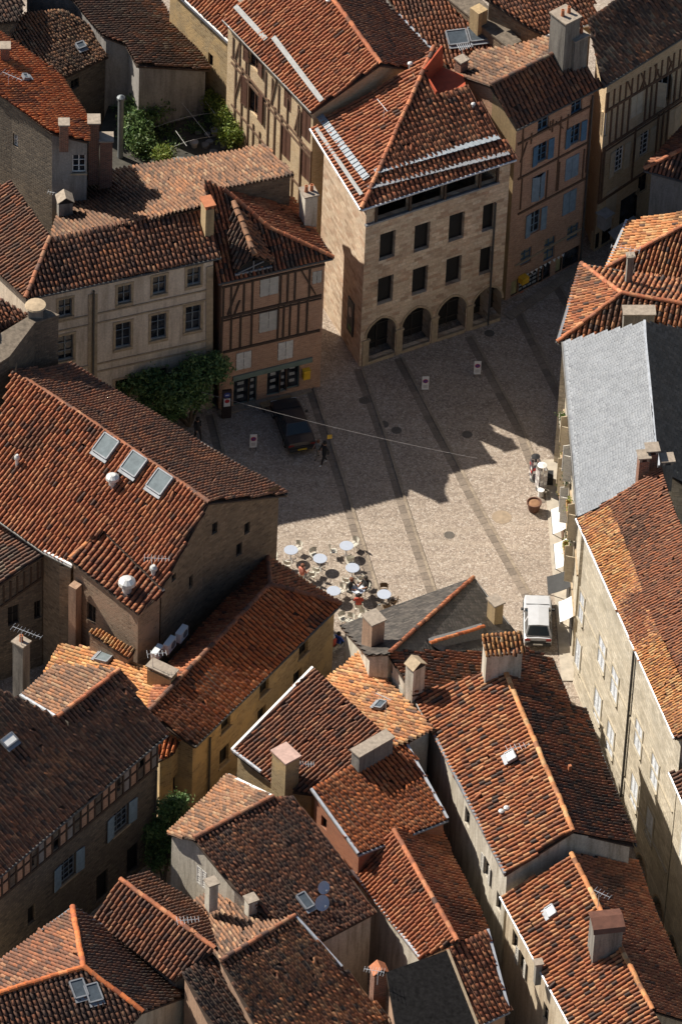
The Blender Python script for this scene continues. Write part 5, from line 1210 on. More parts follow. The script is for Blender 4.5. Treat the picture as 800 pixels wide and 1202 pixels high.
# ------------------------------------------------------------------ people
SKIN = plain('skin', (.42, .24, .16), .6, var=.08)
def person(loc, rz, pose, top, legs, hair, label, arms=SKIN, extra=None, shoe=None, scale=1.0):
    """one continuous skinned body; pose gives the joints"""
    J = dict(pelvis=(0, 0, .93), belly=(0, 0, 1.10), chest=(.01, 0, 1.30), neck=(.0, 0, 1.47), head=(.02, 0, 1.62), crown=(.015, 0, 1.72))
    for s, y in (('l', 1), ('r', -1)):
        J['sh'+s] = (0, .19*y, 1.41); J['el'+s] = (-.03, .25*y, 1.13); J['wr'+s] = (.06, .25*y, .89); J['hd'+s] = (.10, .24*y, .80)
        J['hp'+s] = (0, .10*y, .88); J['kn'+s] = (.03, .11*y, .49); J['an'+s] = (0, .11*y, .09); J['to'+s] = (.17, .12*y, .04)
    J.update(pose)
    R = dict(pelvis=.155, belly=.14, chest=.16, neck=.06, head=.105, crown=.075, sh=.075, el=.048, wr=.036, hd=.04, hp=.10, kn=.065, an=.045, to=.042)
    names = list(J); idx = {n: i for i, n in enumerate(names)}
    ed = [('pelvis', 'belly'), ('belly', 'chest'), ('chest', 'neck'), ('neck', 'head'), ('head', 'crown')]
    for s in 'lr': ed += [('chest', 'sh'+s), ('sh'+s, 'el'+s), ('el'+s, 'wr'+s), ('wr'+s, 'hd'+s), ('pelvis', 'hp'+s), ('hp'+s, 'kn'+s), ('kn'+s, 'an'+s), ('an'+s, 'to'+s)]
    me = bpy.data.meshes.new('person_body'); me.from_pydata([Vector(J[n]) for n in names], [(idx[a], idx[b]) for a, b in ed], [])
    o = bpy.data.objects.new('tmp', me); COL.objects.link(o); md = o.modifiers.new('s', 'SKIN'); sk = me.skin_vertices[0].data
    for n in names:
        r = R.get(n, R.get(n[:2], .05)); sk[idx[n]].radius = (r, r*(.8 if n in ('chest', 'belly', 'pelvis') else 1)); sk[idx[n]].use_root = n == 'pelvis'
    sb = o.modifiers.new('u', 'SUBSURF'); sb.levels = 2; sb.render_levels = 2
    bpy.context.view_layer.update(); nm = bpy.data.meshes.new_from_object(o.evaluated_get(bpy.context.evaluated_depsgraph_get()))
    COL.objects.unlink(o); bpy.data.objects.remove(o)
    nm.materials.clear()
    for m in (top, legs, SKIN, arms, shoe or DFRAME): nm.materials.append(m)
    seg = [(a, b) for a, b in ed]
    for f in nm.polygons:
        c = f.center; best = min(seg, key=lambda e: min((c-(Vector(J[e[0]]).lerp(Vector(J[e[1]]), t))).length for t in (0, .33, .66, 1)))
        a, b = best
        f.material_index = 2 if b in ('head', 'crown') or b[:2] == 'hd' else 3 if b[:2] in ('wr',) else 0 if b in ('belly', 'chest', 'neck') or b[:2] in ('sh', 'el') else 4 if b[:2] == 'to' else 1
        f.use_smooth = True
    root = empty('person', loc, label, 'person', rz=rz); root.scale = (scale,)*3
    body = link('body', nm, None, root)
    hd = Vector(J['head']); hb = MB(); hb.lathe(hd+Vector((-.022, 0, .0)), [(.06, -.09), (.11, -.03), (.122, .04), (.10, .105), (.05, .135)], 14); hb.build('hair', hair, root)
    fb = MB()
    for y in (-.035, .035): fb.box(hd+Vector((.098, y, .015)), Vector((.008, 0, 0)), Vector((0, .012, 0)), Vector((0, 0, .008)))
    fb.build('eyes', DFRAME, root)
    fb = MB(); fb.prism([hd+Vector((.10, 0, .03)), hd+Vector((.13, 0, -.025)), hd+Vector((.095, 0, -.025))], (0, .022, 0)); fb.build('nose', SKIN, root)
    return root
SEAT = {}
for s, y in (('l', 1), ('r', -1)):
    SEAT.update({'hp'+s: (.03, .10*y, .56), 'kn'+s: (.44, .14*y, .55), 'an'+s: (.42, .14*y, .10), 'to'+s: (.58, .15*y, .05), 'sh'+s: (-.02, .19*y, 1.06), 'el'+s: (.10, .25*y, .80), 'wr'+s: (.32, .18*y, .80), 'hd'+s: (.41, .13*y, .80)})
SEAT.update(pelvis=(0, 0, .58), belly=(-.02, 0, .76), chest=(-.01, 0, .96), neck=(0, 0, 1.13), head=(.04, 0, 1.28), crown=(.035, 0, 1.38))
WALK = dict(knl=(.16, .11, .50), anl=(.22, .11, .10), tol=(.38, .12, .06), knr=(-.02, -.11, .48), anr=(-.26, -.11, .13), tor=(-.12, -.12, .05), ell=(-.14, .24, 1.14), wrl=(-.10, .26, .92), hdl=(-.06, .25, .84), elr=(.10, -.24, 1.14), wrr=(.24, -.22, .98), hdr=(.31, -.2, .95))
BLK = plain('black_cloth', (.02, .02, .022), .9); GRYC = plain('grey_cloth', (.25, .25, .24), .9); WHC = plain('white_cloth', (.7, .7, .68), .9); REDC = plain('red_cloth', (.45, .08, .05), .9); BLUC = plain('blue_cloth', (.03, .09, .42), .9); JEAN = plain('denim', (.08, .11, .17), .9)
HBL = plain('dark_hair', (.025, .018, .014), .8); HBR = plain('auburn_hair', (.16, .06, .03), .8); HWH = plain('white_hair', (.6, .58, .55), .8)
person(P(380, 545, 0), rad(-150), WALK, BLK, BLK, HBL, 'person in black carrying a yellow folder, walking beside the paving channel', arms=BLK, shoe=WHC)
person(P(372.5, 538, 0), rad(-140), WALK, GRYC, plain('beige_cloth', (.22, .20, .17), .9), HBR, 'person in pale trousers walking behind the parked dark car', scale=.8)
person(P(231.5, 517, 0), rad(-60), WALK, BLK, BLK, HBL, 'person dressed in black walking below the leafy tree', arms=BLK)
q = P(386, 528, 0); b = MB(); c = Vector((q.x, q.y, 1.0)); b.box(c, Vector((.13, .04, 0)), Vector((-.003, .01, 0)), Vector((0, .05, .1))); tag(b.build('folder', plain('folder_yellow', (.70, .42, .04), .6)), 'yellow folder carried by the person in black', 'folder')
def seated(x, y, tx, ty, *a, **k):
    p, t = P(x, y, 0), P(tx, ty, 0); return person(p, math.atan2(t.y-p.y, t.x-p.x), SEAT, *a, **k)
seated(411, 700, 419.5, 703, BLK, JEAN, HBR, 'auburn-haired person in black seated at the laid cafe table')
seated(428.5, 698, 419.5, 703, BLK, BLK, HBL, 'dark-haired person in black seated at the laid cafe table')
seated(420, 719, 419.5, 703, REDC, BLK, HBL, 'person in a rust-red top seated at the laid cafe table')
seated(354, 684, 375, 667, plain('salmon_cloth', (.55, .20, .14), .9), WHC, HBR, 'person in a salmon top seated beyond the hip of the ochre roof')
seated(390, 768, 380, 760, REDC, JEAN, HWH, 'white-haired person in red seated in the gap beside the ochre house')
seated(396.5, 764, 404, 757, BLUC, JEAN, HBL, 'person in a bright blue top seated beside the slate-roofed house')
for (x, y), (tx, ty) in (((411, 700), (419.5, 703)), ((428.5, 698), (419.5, 703)), ((420, 719), (419.5, 703)), ((354, 684), (375, 667)), ((390, 768), (380, 760)), ((396.5, 764), (404, 757))):
    a, b = P(x, y, 0), P(tx, ty, 0); place(CH, x, y, math.atan2(b.y-a.y, b.x-a.x))['label'] = 'cream plastic armchair under '+{411: 'the auburn-haired person in black', 428.5: 'the dark-haired person in black', 420: 'the person in a rust-red top', 354: 'the person in a salmon top', 390: 'the white-haired person in red', 396.5: 'the person in bright blue'}[x]

# ------------------------------------------------------------------ street furniture
SIGNW = plain('sign_white', (.70, .70, .70), .5, var=.05); SIGNR = plain('sign_red', (.42, .015, .03), .5, var=.05); SIGNB = plain('sign_blue', (.03, .06, .28), .5, var=.05)
def disc(mb, c, n, r, th, k=20):
    n = Vector(n).normalized(); x = n.cross(Vector((0, 0, 1))).normalized(); y = x.cross(n)
    mb.prism([c+(x*math.cos(t)+y*math.sin(t))*r for t in np.linspace(0, 2*math.pi, k+1)[:-1]], n*th); return mb
def noparking(x, y, az, label):
    loc = P(x, y, 0); t = empty('no_parking_sign', loc, label, 'sign', 'no-parking boards on the square', rz=az)
    b = MB(); b.box((0, 0, .62), Vector((.2, 0, 0)), Vector((0, .012, 0)), Vector((0, 0, .5))); b.build('board', SIGNW, t)
    b = MB(); disc(b, Vector((0, -.02, .78)), (0, -1, 0), .155, .006); d = b.build('red_ring', SIGNR, t)
    b = MB(); disc(b, Vector((0, -.028, .78)), (0, -1, 0), .115, .004); b.build('blue_disc', SIGNB, d)
    b = MB(); b.bar((-.09, -.036, .87), (.09, -.036, .69), .035, .006, upv=(0, -1, 0)); b.build('red_slash', SIGNR, d)
    for k in range(3): b = MB(); b.box((0, -.016, .46-k*.08), Vector((.13, 0, 0)), Vector((0, .002, 0)), Vector((0, 0, .014))); b.build('text_line', plain('print_grey', (.25, .2, .22), .7), t)
    for s in (-1, 1): b = MB(); b.tube([(s*.15, -.18, 0), (s*.15, 0, .14), (s*.15, .18, 0)], .015, 6); b.build('foot', GUT, t)
noparking(297, 527, rad(8), 'white no-parking board near the leafy tree and the parked saloon'); noparking(498.5, 459, rad(5), 'white no-parking board in front of the second palace arch'); noparking(559.5, 441, rad(5), 'white no-parking board nearer to the blue-shuttered house')
loc = P(265.5, 490, 0); t = empty('information_pillar', loc, 'dark information pillar with a blue emblem beside the shopfronts', 'sign', rz=rad(14))
b = MB(); b.box((0, 0, 1.05), Vector((.27, 0, 0)), Vector((0, .08, 0)), Vector((0, 0, 1.05))); b.build('pillar', plain('pillar_brown', (.035, .022, .02), .6), t)
b = MB(); disc(b, Vector((0, -.083, 1.78)), (0, -1, 0), .19, .006); b.build('blue_emblem', SIGNB, t); b = MB(); b.box((0, -.095, 1.78), Vector((.1, 0, 0)), Vector((0, .003, 0)), Vector((0, 0, .04))); b.build('emblem_mark', SIGNW, t)
b = MB(); b.box((0, -.085, 1.22), Vector((.19, 0, 0)), Vector((0, .004, 0)), Vector((0, 0, .3))); b.build('white_panel', SIGNW, t); b = MB(); disc(b, Vector((0, -.092, 1.32)), (0, -1, 0), .14, .004); b.build('red_ring', SIGNR, t)
# bench
loc = P(324, 478, 0); t = empty('wooden_bench', loc, 'brown wooden bench in front of the right-hand shop windows', 'bench', rz=rad(25))
for i in range(3): b = MB(); b.box((0, -.16+i*.16, .45), Vector((.95, 0, 0)), Vector((0, .07, 0)), Vector((0, 0, .025))); b.build('seat_plank', plain('bench_wood', (.26, .17, .085), .8), t)
for s in (-1, 1): b = MB(); b.box((s*.8, 0, .21), Vector((.05, 0, 0)), Vector((0, .2, 0)), Vector((0, 0, .21))); b.build('leg', GUT, t)
# big terracotta pot
loc = P(626, 599, 0); t = empty('plant_pot', loc, 'large dark terracotta pot filled with earth on the sunny paving', 'pot')
b = MB(); b.lathe((0, 0, 0), [(.26, 0), (.30, .05), (.38, .45), (.40, .55), (.43, .56), (.43, .64), (.38, .64), (.36, .56)], 24); b.build('pot', plain('pot_clay', (.12, .055, .035), .75), t)
b = MB(); b.lathe((0, 0, .5), [(.37, 0), (.36, .05), (.2, .09), (.02, .08)], 20); b.build('soil', plain('soil', (.26, .14, .075), .95), t)
# postcard stands and crate
CARD = plain('postcards', (.5, .46, .45), .5, var=.6, scale=12); CARD2 = plain('postcards_dark', (.10, .09, .11), .5, var=.8, scale=12); REDP = plain('red_goods', (.5, .04, .04), .6)
def rack(x, y, az, h, r, mat, label):
    t = empty('postcard_stand', P(x, y, 0), label, 'stand', rz=az)
    b = MB(); b.tube([(0, 0, .02), (0, 0, h)], .025, 8); b.lathe((0, 0, 0), [(r*1.1, 0), (r*1.1, .03), (.04, .06)], 16); b.build('post', GUT, t)
    for k in range(4):
        a = math.pi/2*k; n = Vector((math.cos(a), math.sin(a), 0)); v = Vector((-n.y, n.x, 0)); 
        for j in range(6):
            for i in (-1, 1):
                b = MB(); b.box(n*r+v*i*r*.42+Vector((0, 0, .35+j*(h-.45)/6)), v*r*.36, n*.012+Vector((0, 0, .01)), Vector((0, 0, .1))); b.build('card', (REDP if (i+j+k) % 5 == 0 and mat is CARD2 else WHITE if (i+j*2+k) % 3 == 0 else mat), t)
    b = MB(); b.lathe((0, 0, h), [(r, 0), (r*1.05, .03), (.03, .12)], 12); b.build('top_plate', WHITE if mat is CARD else BLK, t)
rack(626.5, 563, .3, 1.75, .24, CARD2, 'dark postcard stand with red goods on the square'); rack(634, 574, .5, 1.8, .26, CARD, 'white postcard stand beside the dark one')
t = empty('stool', P(634, 582, 0), 'small round white stool by the postcard stands', 'stool'); b = MB(); b.lathe((0, 0, 0), [(.16, 0), (.14, .4), (.2, .42), (.2, .47)], 16); b.build('seat', WHITE, t)
t = empty('crate', P(643, 566, 0), 'black slatted crate beside the postcard stands', 'crate')
for i in range(5): b = MB(); b.box((0, 0, .08+i*.13), Vector((.26, 0, 0)), Vector((0, .3, 0)), Vector((0, 0, .045))); b.build('slat', BLK, t)
b = MB(); b.abox((0, 0, .33), .46, .54, .6); b.build('core', DFRAME, t)
# overhead wire
def wire(name, a, b, sag, r, label, mat=None):
    pts = [a.lerp(b, i/24)-Vector((0, 0, sag*4*(i/24)*(1-i/24))) for i in range(25)]; mb = MB(); mb.tube(pts, r, 5); tag(mb.build(name, mat or plain('cable_grey', (.28, .26, .25), .6)), label, 'cable')
wire('overhead_cable', P(236, 460, 5.5), P(560, 538, 5.2), .25, .008, 'thin pale cable stretched over the square from the leafy tree')
# ------------------------------------------------------------------ flower boxes and awnings along K
LEAFM = None
def leaf_mat():
    m, nt, lk, b = mk('leaf'); at = N(nt, 'ShaderNodeAttribute', attribute_name='Col').outputs['Color']; lk.new(at, b.inputs['Base Color']); b.inputs['Roughness'].default_value = .6
    try: b.inputs['Transmission Weight'].default_value = 0
    except Exception: pass
    tr = nt.new('ShaderNodeBsdfTranslucent'); lk.new(at, tr.inputs[0]); mx = nt.new('ShaderNodeMixShader'); mx.inputs[0].default_value = .25
    out = nt['Material Output']; lk.new(b.outputs[0], mx.inputs[1]); lk.new(tr.outputs[0], mx.inputs[2]); lk.new(mx.outputs[0], out.inputs[0]); return m
LEAFM = leaf_mat()
def leaves(name, blobs, n, size, cols, seed, parent=None, clump=.35):
    rs = np.random.RandomState(seed); w = np.array([b[1]**2 for b in blobs]); w = w/w.sum(); C_ = []
    for b, k in zip(blobs, rs.multinomial(max(6, n//14), w)):
        d = rs.normal(size=(k, 3)); d /= np.linalg.norm(d, axis=1)[:, None]; r = b[1]*(.55+.5*rs.rand(k, 1)); C_.append(np.array(b[0])+d*r*np.array((1, 1, b[2] if len(b) > 2 else 1)))
    C_ = np.concatenate(C_); ci = rs.randint(0, len(C_), n); c = C_[ci]+rs.normal(0, clump*.5, (n, 3))
    c[:, 2] = np.maximum(c[:, 2], .05)
    a = rs.normal(size=(n, 3)); a /= np.linalg.norm(a, axis=1)[:, None]; t = rs.normal(size=(n, 3)); b2 = np.cross(a, t); b2 /= np.linalg.norm(b2, axis=1)[:, None]
    s = size*rs.uniform(.6, 1.3, (n, 1)); V = np.stack([c-a*s, c+b2*s*.45, c+a*s, c-b2*s*.45], 1).reshape(-1, 3)
    cl = np.array(cols)[rs.randint(0, len(cols), len(C_))][ci]*rs.uniform(.7, 1.3, (n, 1)); cc = np.repeat(cl, 4, 0)
    me = bpy.data.meshes.new(name); me.from_pydata(V.tolist(), [], (np.arange(n*4).reshape(-1, 4)).tolist()); at = me.attributes.new('Col', 'FLOAT_COLOR', 'POINT')
    at.data.foreach_set('color', np.concatenate([cc, np.ones((len(cc), 1))], 1).astype(np.float32).reshape(-1)); o = link(name, me, LEAFM)
    o['kind'] = 'stuff'
    if parent is not None: attach(o, parent)
    return o
DG_ = [(.10, .18, .055), (.14, .23, .075), (.065, .12, .04), (.18, .26, .09)]; LG = [(.15, .20, .03), (.20, .25, .045), (.10, .16, .03), (.26, .29, .06)]; MG = [(.08, .13, .03), (.05, .10, .03), (.11, .16, .04)]
BARK = plain('bark', (.10, .075, .05), .9, var=.35, scale=6, bumpy=.5)
def bush(name, label, blobs, n, size, cols, seed, cat='shrub', trunk=None, group=None):
    c = blobs[0][0]; base = Vector(trunk[0]) if trunk else Vector((c[0], c[1], 0))
    o = empty(name, base, label, cat, group); leaves('foliage' if cat != 'tree' else 'crown', blobs, n, size, cols, seed, o)
    mb = MB(); rs = random.Random(seed)
    for b in blobs:
        q = Vector(b[0]); mid = base.lerp(q, .5)+Vector((rs.uniform(-.15, .15), rs.uniform(-.15, .15), .1)); r = .03 if not trunk else trunk[1]
        mb.tube([base, mid, q], [r, r*.6, r*.25], 7)
    attach(mb.build('trunk' if cat == 'tree' else 'stem', BARK), o); return o
kp = K.hit(664, 560)[0]
PLB = plain('planter_grey', (.40, .36, .29), .85, var=.25, scale=6); PLO = plain('planter_wood', (.40, .22, .10), .8); 
kinds = ['grey window box', 'wooden window box']
cnt = 0
for zz in (3.5, 6.6):
    for i, tt in enumerate(np.arange(1.2, kp['L']-1, 2.35)):
        c = K.at(kp, tt, zz+.9); v = c-CAM; K.win(CX+F*v.dot(RT)/v.dot(FW), CY-F*v.dot(UP)/v.dot(FW), 1.0, 1.9, frame=WSHUT, shut='ajar' if (i+int(zz)) % 3 else 'closed', smat=[GSHUT, CSHUT, WSHUT][i % 3], swing=75, panel=kp)
        if (i+int(zz)) % 2 == 0 or zz > 5:
            q = K.at(kp, tt, zz-.28, .22); o = empty('flower_box', q, ['grey window box with trailing greenery on the pale slate-roofed house', 'wooden window box with yellow-green plants on the pale slate-roofed house'][i % 2], 'flower box', 'flower boxes along the pale house')
            b = MB()
            for s_ in (-1, 1): b.box(q+kp['n']*s_*.13, kp['d']*.55, kp['n']*.02, Vector((0, 0, .13))); b.box(q+kp['d']*s_*.53, kp['d']*.02, kp['n']*.13, Vector((0, 0, .13)))
            b.box(q-Vector((0, 0, .1)), kp['d']*.53, kp['n']*.12, Vector((0, 0, .02))); attach(b.build('box', [PLB, PLO][i % 2]), o)
            leaves('plants', [(tuple(q+kp['d']*d+Vector((0, 0, .2))), .16) for d in (-.35, 0, .35)], 130, .07, [MG, LG][i % 2], 90+cnt, o, .2); cnt += 1
K.band(kp, 3.0, .14, .08, STRIM); K.band(kp, 6.1, .14, .08, STRIM); K.band(kp, min(kp['z0'], kp['z1'])-.25, .35, .16, STRIM, 'cornice')
WCAN = plain('white_canvas', (.66, .65, .62), .8)
def kaw(h, p, tt, w, d, zz, mat, drop=.5):
    c = h.at(p, tt, zz); v = c-CAM; return awning(h, CX+F*v.dot(RT)/v.dot(FW), CY-F*v.dot(UP)/v.dot(FW), w, d, drop, mat, panel=p)
L2K = kp['L']
for tt, w in ((L2K-8.2, 2.0), (L2K-5.4, 2.0), (L2K-1.0, 1.6)): kaw(K, kp, tt, w, .75, 2.9, WCAN)
lp = L.hit(700, 790)[0]
kaw(K, kp, L2K-3.1, 1.4, 1.25, 3.0, plain('black_mesh_canvas', (.03, .03, .03), .8), .6)
for tt in np.arange(1.5, kp['L'], 2.6): 
    b = MB(); b.box(K.at(kp, tt, 1.2, .02), kp['d']*.7, kp['n']*.03, Vector((0, 0, 1.15))); attach(b.build('shop_door', [WOODB, DFRAME][int(tt) % 2]), K.o)

# ------------------------------------------------------------------ trees and shrubs
B_ = lambda x, y, z, r, f=.8: (tuple(P(x, y, z)), r, f)
dpn = D.hit(200, 440)[0]['n']
def out(b, k): q = Vector(b[0])+dpn*k; return (tuple(q), b[1], b[2])
bush('leafy_tree', 'dense dark green leafy tree against the beige house, beside the shops', [B_(230, 438, 4.0, 1.0), B_(252, 432, 3.9, .85), B_(205, 458, 3.3, 1.15), B_(176, 448, 3.4, .95), B_(152, 446, 3.2, .8), B_(200, 478, 1.8, .8), B_(228, 462, 2.6, .9), B_(180, 470, 2.2, .8)], 15000, .12, DG_, 5, 'tree', trunk=(P(222, 500, 0), .11))
bush('climbing_plant', 'dark creeper filling the corner between the timber-banded house and the ochre house', [B_(196, 955, 3.4, .7), B_(205, 945, 3.8, .5), B_(183, 975, 2.6, .7), B_(200, 985, 2.2, .7), B_(185, 1005, 1.2, .7), B_(215, 940, 4.0, .3)], 6500, .11, DG_, 6, 'creeper', trunk=(P(192, 1040, 0), .06))
# ------------------------------------------------------------------ garden behind the long roof
gd = P(230, 150, 0); GZ = 5.2
gm = MB(); cs = [P(x, y, GZ) for x, y in ((120, 215), (330, 205), (345, 175), (255, 60), (140, 85), (115, 160))]; gm.prism([c-Vector((0, 0, 5.3)) for c in cs][::-1], (0, 0, 5.3)); structure(gm.build('garden_terrace', plain('garden_soil', (.055, .05, .04), .95, var=.5, scale=2, bumpy=.8)))
rs = random.Random(4)
for i in range(46):
    x, y = rs.uniform(178, 285), rs.uniform(128, 196)
    if y < 196-(x-178)*.1 and y > 185-(x-178)*.6:
        q = P(x, y, GZ+.02); b = MB(); k = rs.randint(5, 7); r = rs.uniform(.16, .34); a0 = rs.random()
        pts = [q+Vector((r*rs.uniform(.7, 1.1)*math.cos(a0+2*math.pi*j/k), r*rs.uniform(.7, 1.1)*math.sin(a0+2*math.pi*j/k), 0)) for j in range(k)]; b.prism(pts, (0, 0, rs.uniform(.04, .16)))
        tag(b.build('garden_stone', plain('garden_stone', (.16, .155, .15), .9, var=.4, scale=3)), 'grey flat stone laid in the garden behind the long roof', 'stone', 'flat stones in the garden')
for i, (nm, lb, bl, n, sz, cl) in enumerate((('garden_shrub', 'sunlit yellow-green shrub beside the half-timbered wall, nearest the long roof', [B_(280, 152, 6.3, .85), B_(298, 158, 6.1, .65), B_(270, 160, 6.1, .6)], 4200, .1, LG),
    ('garden_shrub', 'sunlit slim shrub in the middle beside the half-timbered wall', [B_(267, 140, 6.5, .75), B_(272, 128, 6.9, .5)], 2600, .1, LG), ('garden_shrub', 'small sunlit shrub at the far end of the half-timbered wall', [B_(250, 115, 6.3, .6), B_(259, 124, 6.3, .55)], 2000, .1, LG),
    ('garden_shrub', 'round yellow-green bush standing alone at the edge of the long roof', [B_(191, 182, 6.0, .5), B_(196, 178, 6.2, .3)], 1400, .09, LG), ('garden_shrub', 'large dark shrub filling the shaded corner below the mossy roof', [B_(165, 130, 6.2, 1.1), B_(180, 120, 6.4, 1.0), B_(160, 155, 5.9, .9), B_(195, 112, 6.2, .9), B_(212, 106, 6.2, .8)], 9000, .12, DG_),
    ('garden_shrub', 'low dark hedge under the grey plastered wall', [B_(215, 112, 6.0, .6), B_(235, 102, 6.0, .6), B_(228, 120, 5.7, .5)], 2800, .11, DG_), ('garden_shrub', 'dark rounded bush at the tall flue pipe', [B_(165, 168, 5.8, .6), B_(150, 140, 6.4, .5)], 1800, .1, MG))):
    c = bl[0][0]; o = empty(nm, (c[0], c[1], GZ), lb, 'shrub', 'shrubs in the garden'); leaves('foliage', bl, n, sz, cl, 40+i, o)
    mb = MB(); [mb.tube([(c[0], c[1], GZ), (b[0][0], b[0][1], b[0][2])], [.04, .015], 6) for b in bl]; attach(mb.build('stem', BARK), o)
gc = leaves('ground_cover', [(tuple(P(x, y, GZ+.1)), r, .25) for x, y, r in ((180, 150, 1.2), (205, 125, 1.2), (235, 115, 1.0), (170, 175, .9), (255, 135, .8), (200, 165, .7), (150, 120, 1.2), (230, 150, .5), (300, 175, .9))], 9000, .09, DG_+MG, 77)
gc['label'] = 'low tangled greenery spreading between the garden stones'; gc['category'] = 'ground cover'
TRE = plain('trellis_white', (.50, .49, .47), .6)
t = empty('garden_trellis', P(225, 160, GZ), 'thin white hoops and rails of a trellis over the garden stones', 'trellis')
for a, b_, c in (((204, 112), (232, 106), (262, 113)), ((180, 150), (222, 132), (262, 132)), ((195, 176), (222, 162), (250, 160))):
    A0, B0, C0 = P(*a, GZ+.6), P(*b_, GZ+1.9), P(*c, GZ+.6); mb = MB(); mb.tube([(A0*(1-s)**2+B0*2*s*(1-s)+C0*s*s) for s in np.linspace(0, 1, 14)], .010, 5); attach(mb.build('hoop', TRE), t)
for a, b_ in (((205, 110), (246, 161)), ((229, 104), (262, 145)), ((206, 153), (219, 171))):
    mb = MB(); mb.tube([P(*a, GZ+1.3), P(*b_, GZ+1.3)], .012, 5); attach(mb.build('rail', TRE), t)
for i, (x, y) in enumerate(((261, 168), (252, 158), (228, 172))):
    q = P(x, y, GZ); b = MB(); b.lathe(q, [(.16, 0), (.22, .35), (.24, .36), (.24, .4), (.2, .4), (.19, .34)], 14); tag(b.build('garden_pot', plain('grey_pot', (.30, .27, .25), .8)), ['pale pot beside the sunlit shrub', 'pale pot between the trellis and the slim shrub', 'dark pot among the garden stones'][i], 'pot')
b = MB(); q = P(141, 195, 4.5); b.tube([q, q+Vector((0, 0, 5.0))], .17, 12); b.lathe(q+Vector((0, 0, 5.0)), [(.17, 0), (.24, .05), (.24, .2), (.05, .35)], 12); tag(b.build('flue_pipe', plain('flue_grey', (.20, .22, .23), .5, .4)), 'tall grey metal flue pipe rising beside the dark garden', 'flue pipe')

# ------------------------------------------------------------------ roof gear: dishes, aerials, air conditioners
DISH = plain('dish_grey', (.40, .46, .55), .5, var=.08)
def dish(h, x, y, r, label, up=.5, az=-60):
    q = h.roof(x, y)[0] if isinstance(h, House) else h; o = empty('satellite_dish', q, label, 'satellite dish')
    c = q+Vector((0, 0, up)); n = Vector((math.cos(rad(az))*.85, math.sin(rad(az))*.85, .5)).normalized(); xx = n.cross(Vector((0, 0, 1))).normalized(); yy = xx.cross(n); mb = MB(); k = 20
    rg = [[c+(xx*math.cos(2*math.pi*i/k)+yy*math.sin(2*math.pi*i/k)*1.08)*rr+n*(.16*rr*rr/r) for i in range(k)] for rr in (.01, r*.4, r*.75, r)]
    for a, b in zip(rg, rg[1:]):
        for i in range(k): mb.face([a[i], a[(i+1) % k], b[(i+1) % k], b[i]], None, True)
    attach(mb.build('reflector', DISH), o); mb = MB(); mb.tube([q-Vector((0, 0, .3)), c-n*.03], .025, 6); attach(mb.build('mast', GUT), o)
    mb = MB(); mb.tube([c-yy*r, c+n*r*1.1-yy*.1], .012, 5); mb.box(c+n*r*1.1-yy*.1, xx*.03, yy*.03, n*.05); attach(mb.build('feed_arm', LEAD), o)
dish(P(99, 700, 6.6), 99, 693, .32, 'pale satellite dish on the pillar of the rendered extension', .4); dish(O1, 379, 1050, .33, 'upper of two satellite dishes on the whitewashed gable house', .5); dish(O1, 377, 1068, .40, 'larger lower satellite dish on the whitewashed gable house', .5); dish(O5, 211, 1126, .33, 'satellite dish on the small chimney of the skylit house', 1.0)
def aerial(p0, hgt, az, n, ln, label, tilt=0):
    o = empty('tv_aerial', p0, label, 'aerial'); top = p0+Vector((0, 0, hgt)); mb = MB(); mb.tube([p0-Vector((0, 0, .4)), top], .018, 5); attach(mb.build('mast', ZINC), o)
    d = Vector((math.cos(az), math.sin(az), tilt)); e = Vector((-d.y, d.x, 0)); mb = MB(); a, b = top-d*ln*.3, top+d*ln*.7; mb.tube([a, b], .014, 5)
    for i in range(n): c = a.lerp(b, i/(n-1)); k = .30-.13*i/n; mb.tube([c-e*k, c+e*k], .009, 4)
    attach(mb.build('boom', ZINC), o)
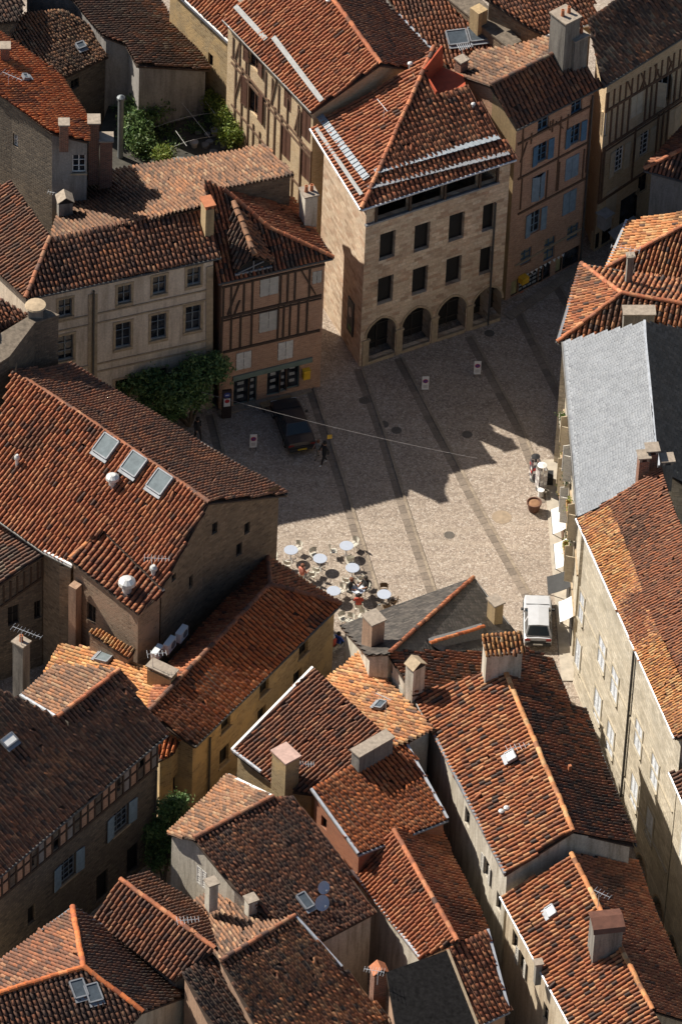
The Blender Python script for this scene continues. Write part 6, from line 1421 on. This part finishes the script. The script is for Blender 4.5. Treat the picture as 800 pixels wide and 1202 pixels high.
for q, hg, az, n, ln, lb in ((S3.roof(60, 770)[0] if False else P(25, 760, 6.9), 1.3, rad(-25), 9, 1.7, 'long tv aerial above the dark yard'), (Q.roof(190, 803)[0]+Vector((-.5, 0, .9)), 1.3, rad(10), 6, 1.0, 'tv aerial on the long chimney beside the golden roof'),
    (N2.roof(350, 915)[0], 1.1, rad(5), 9, 1.1, 'tv aerial beside the chimney with pink slabs'), (H.roof(541, 80)[0]+Vector((0, 0, .9)), .7, rad(20), 8, .8, 'tv aerial on the small brick chimney behind the palace'), (J3.roof(737, 332)[0]+Vector((0, 0, 2.0)), .5, rad(170), 7, 1.6, 'tv aerial on the thin dark chimney'),
    (M2.roof(700, 1080)[0]+Vector((0, 0, 1.2)), .8, rad(-30), 5, .9, 'tv aerial at the brown capped chimney'), (O4.roof(215, 1095)[0], .9, rad(10), 7, 1.1, 'tv aerial on the small hipped roof'), (N1.roof(452, 845)[0], 1.6, rad(150), 8, .9, 'tv aerial at the tiny skylight on the pale orange roof'), (P(443, 1150, 7.6), .6, rad(170), 8, 1.0, 'tv aerial on the brick chimney by the black roof'),
    (R.roof(178, 668)[0], .8, rad(0), 8, 1.3, 'tv aerial at the lower edge of the skylit roof'), (M1.roof(602, 886)[0], .5, rad(20), 6, 1.2, 'tv aerial at the white roof hatch'), (E_.roof(72, 240)[0], .8, rad(170), 8, 1.1, 'tv aerial on the shaded roof by the stone chimney'), (F1.roof(10, 100)[0], .8, rad(-30), 6, 1.3, 'tv aerial on the red roof of the white gabled house'), (A.roof(450, 142)[0], 1.0, rad(120), 2, 1.2, 'thin lightning rod lying over the palace roof')):
    aerial(q, hg, az, n, ln, lb)
ACW = plain('ac_white', (.60, .62, .62), .5, var=.08)
for i, (x, y) in enumerate(((184, 772), (199, 762), (213, 749))):
    q = P(x, y, 6.4); az = math.atan2((R.res[(337,580)]-R.res[(245,590)]).y, (R.res[(337,580)]-R.res[(245,590)]).x)+.35; o = empty('air_conditioner', q, ['air conditioner at the chimney end of the row on the roof', 'middle air conditioner of the row on the roof', 'air conditioner at the gable end of the row on the roof'][i], 'air conditioner', rz=az)
    b = MB(); b.box((0, 0, .32), Vector((.42, 0, 0)), Vector((0, .17, 0)), Vector((0, 0, .32))); b.build('case', ACW, o)
    b = MB(); disc(b, Vector((.1, -.175, .33)), (0, -1, 0), .24, .01); b.build('fan_grille', plain('ac_grille', (.14, .15, .16), .6), o)
    b = MB(); [b.box((s*.3, 0, -.15), Vector((.02, 0, 0)), Vector((0, .16, 0)), Vector((0, 0, .15))) for s in (-1, 1)]; b.build('bracket', GUT, o)
for h in HOUSES.values(): h.finish()
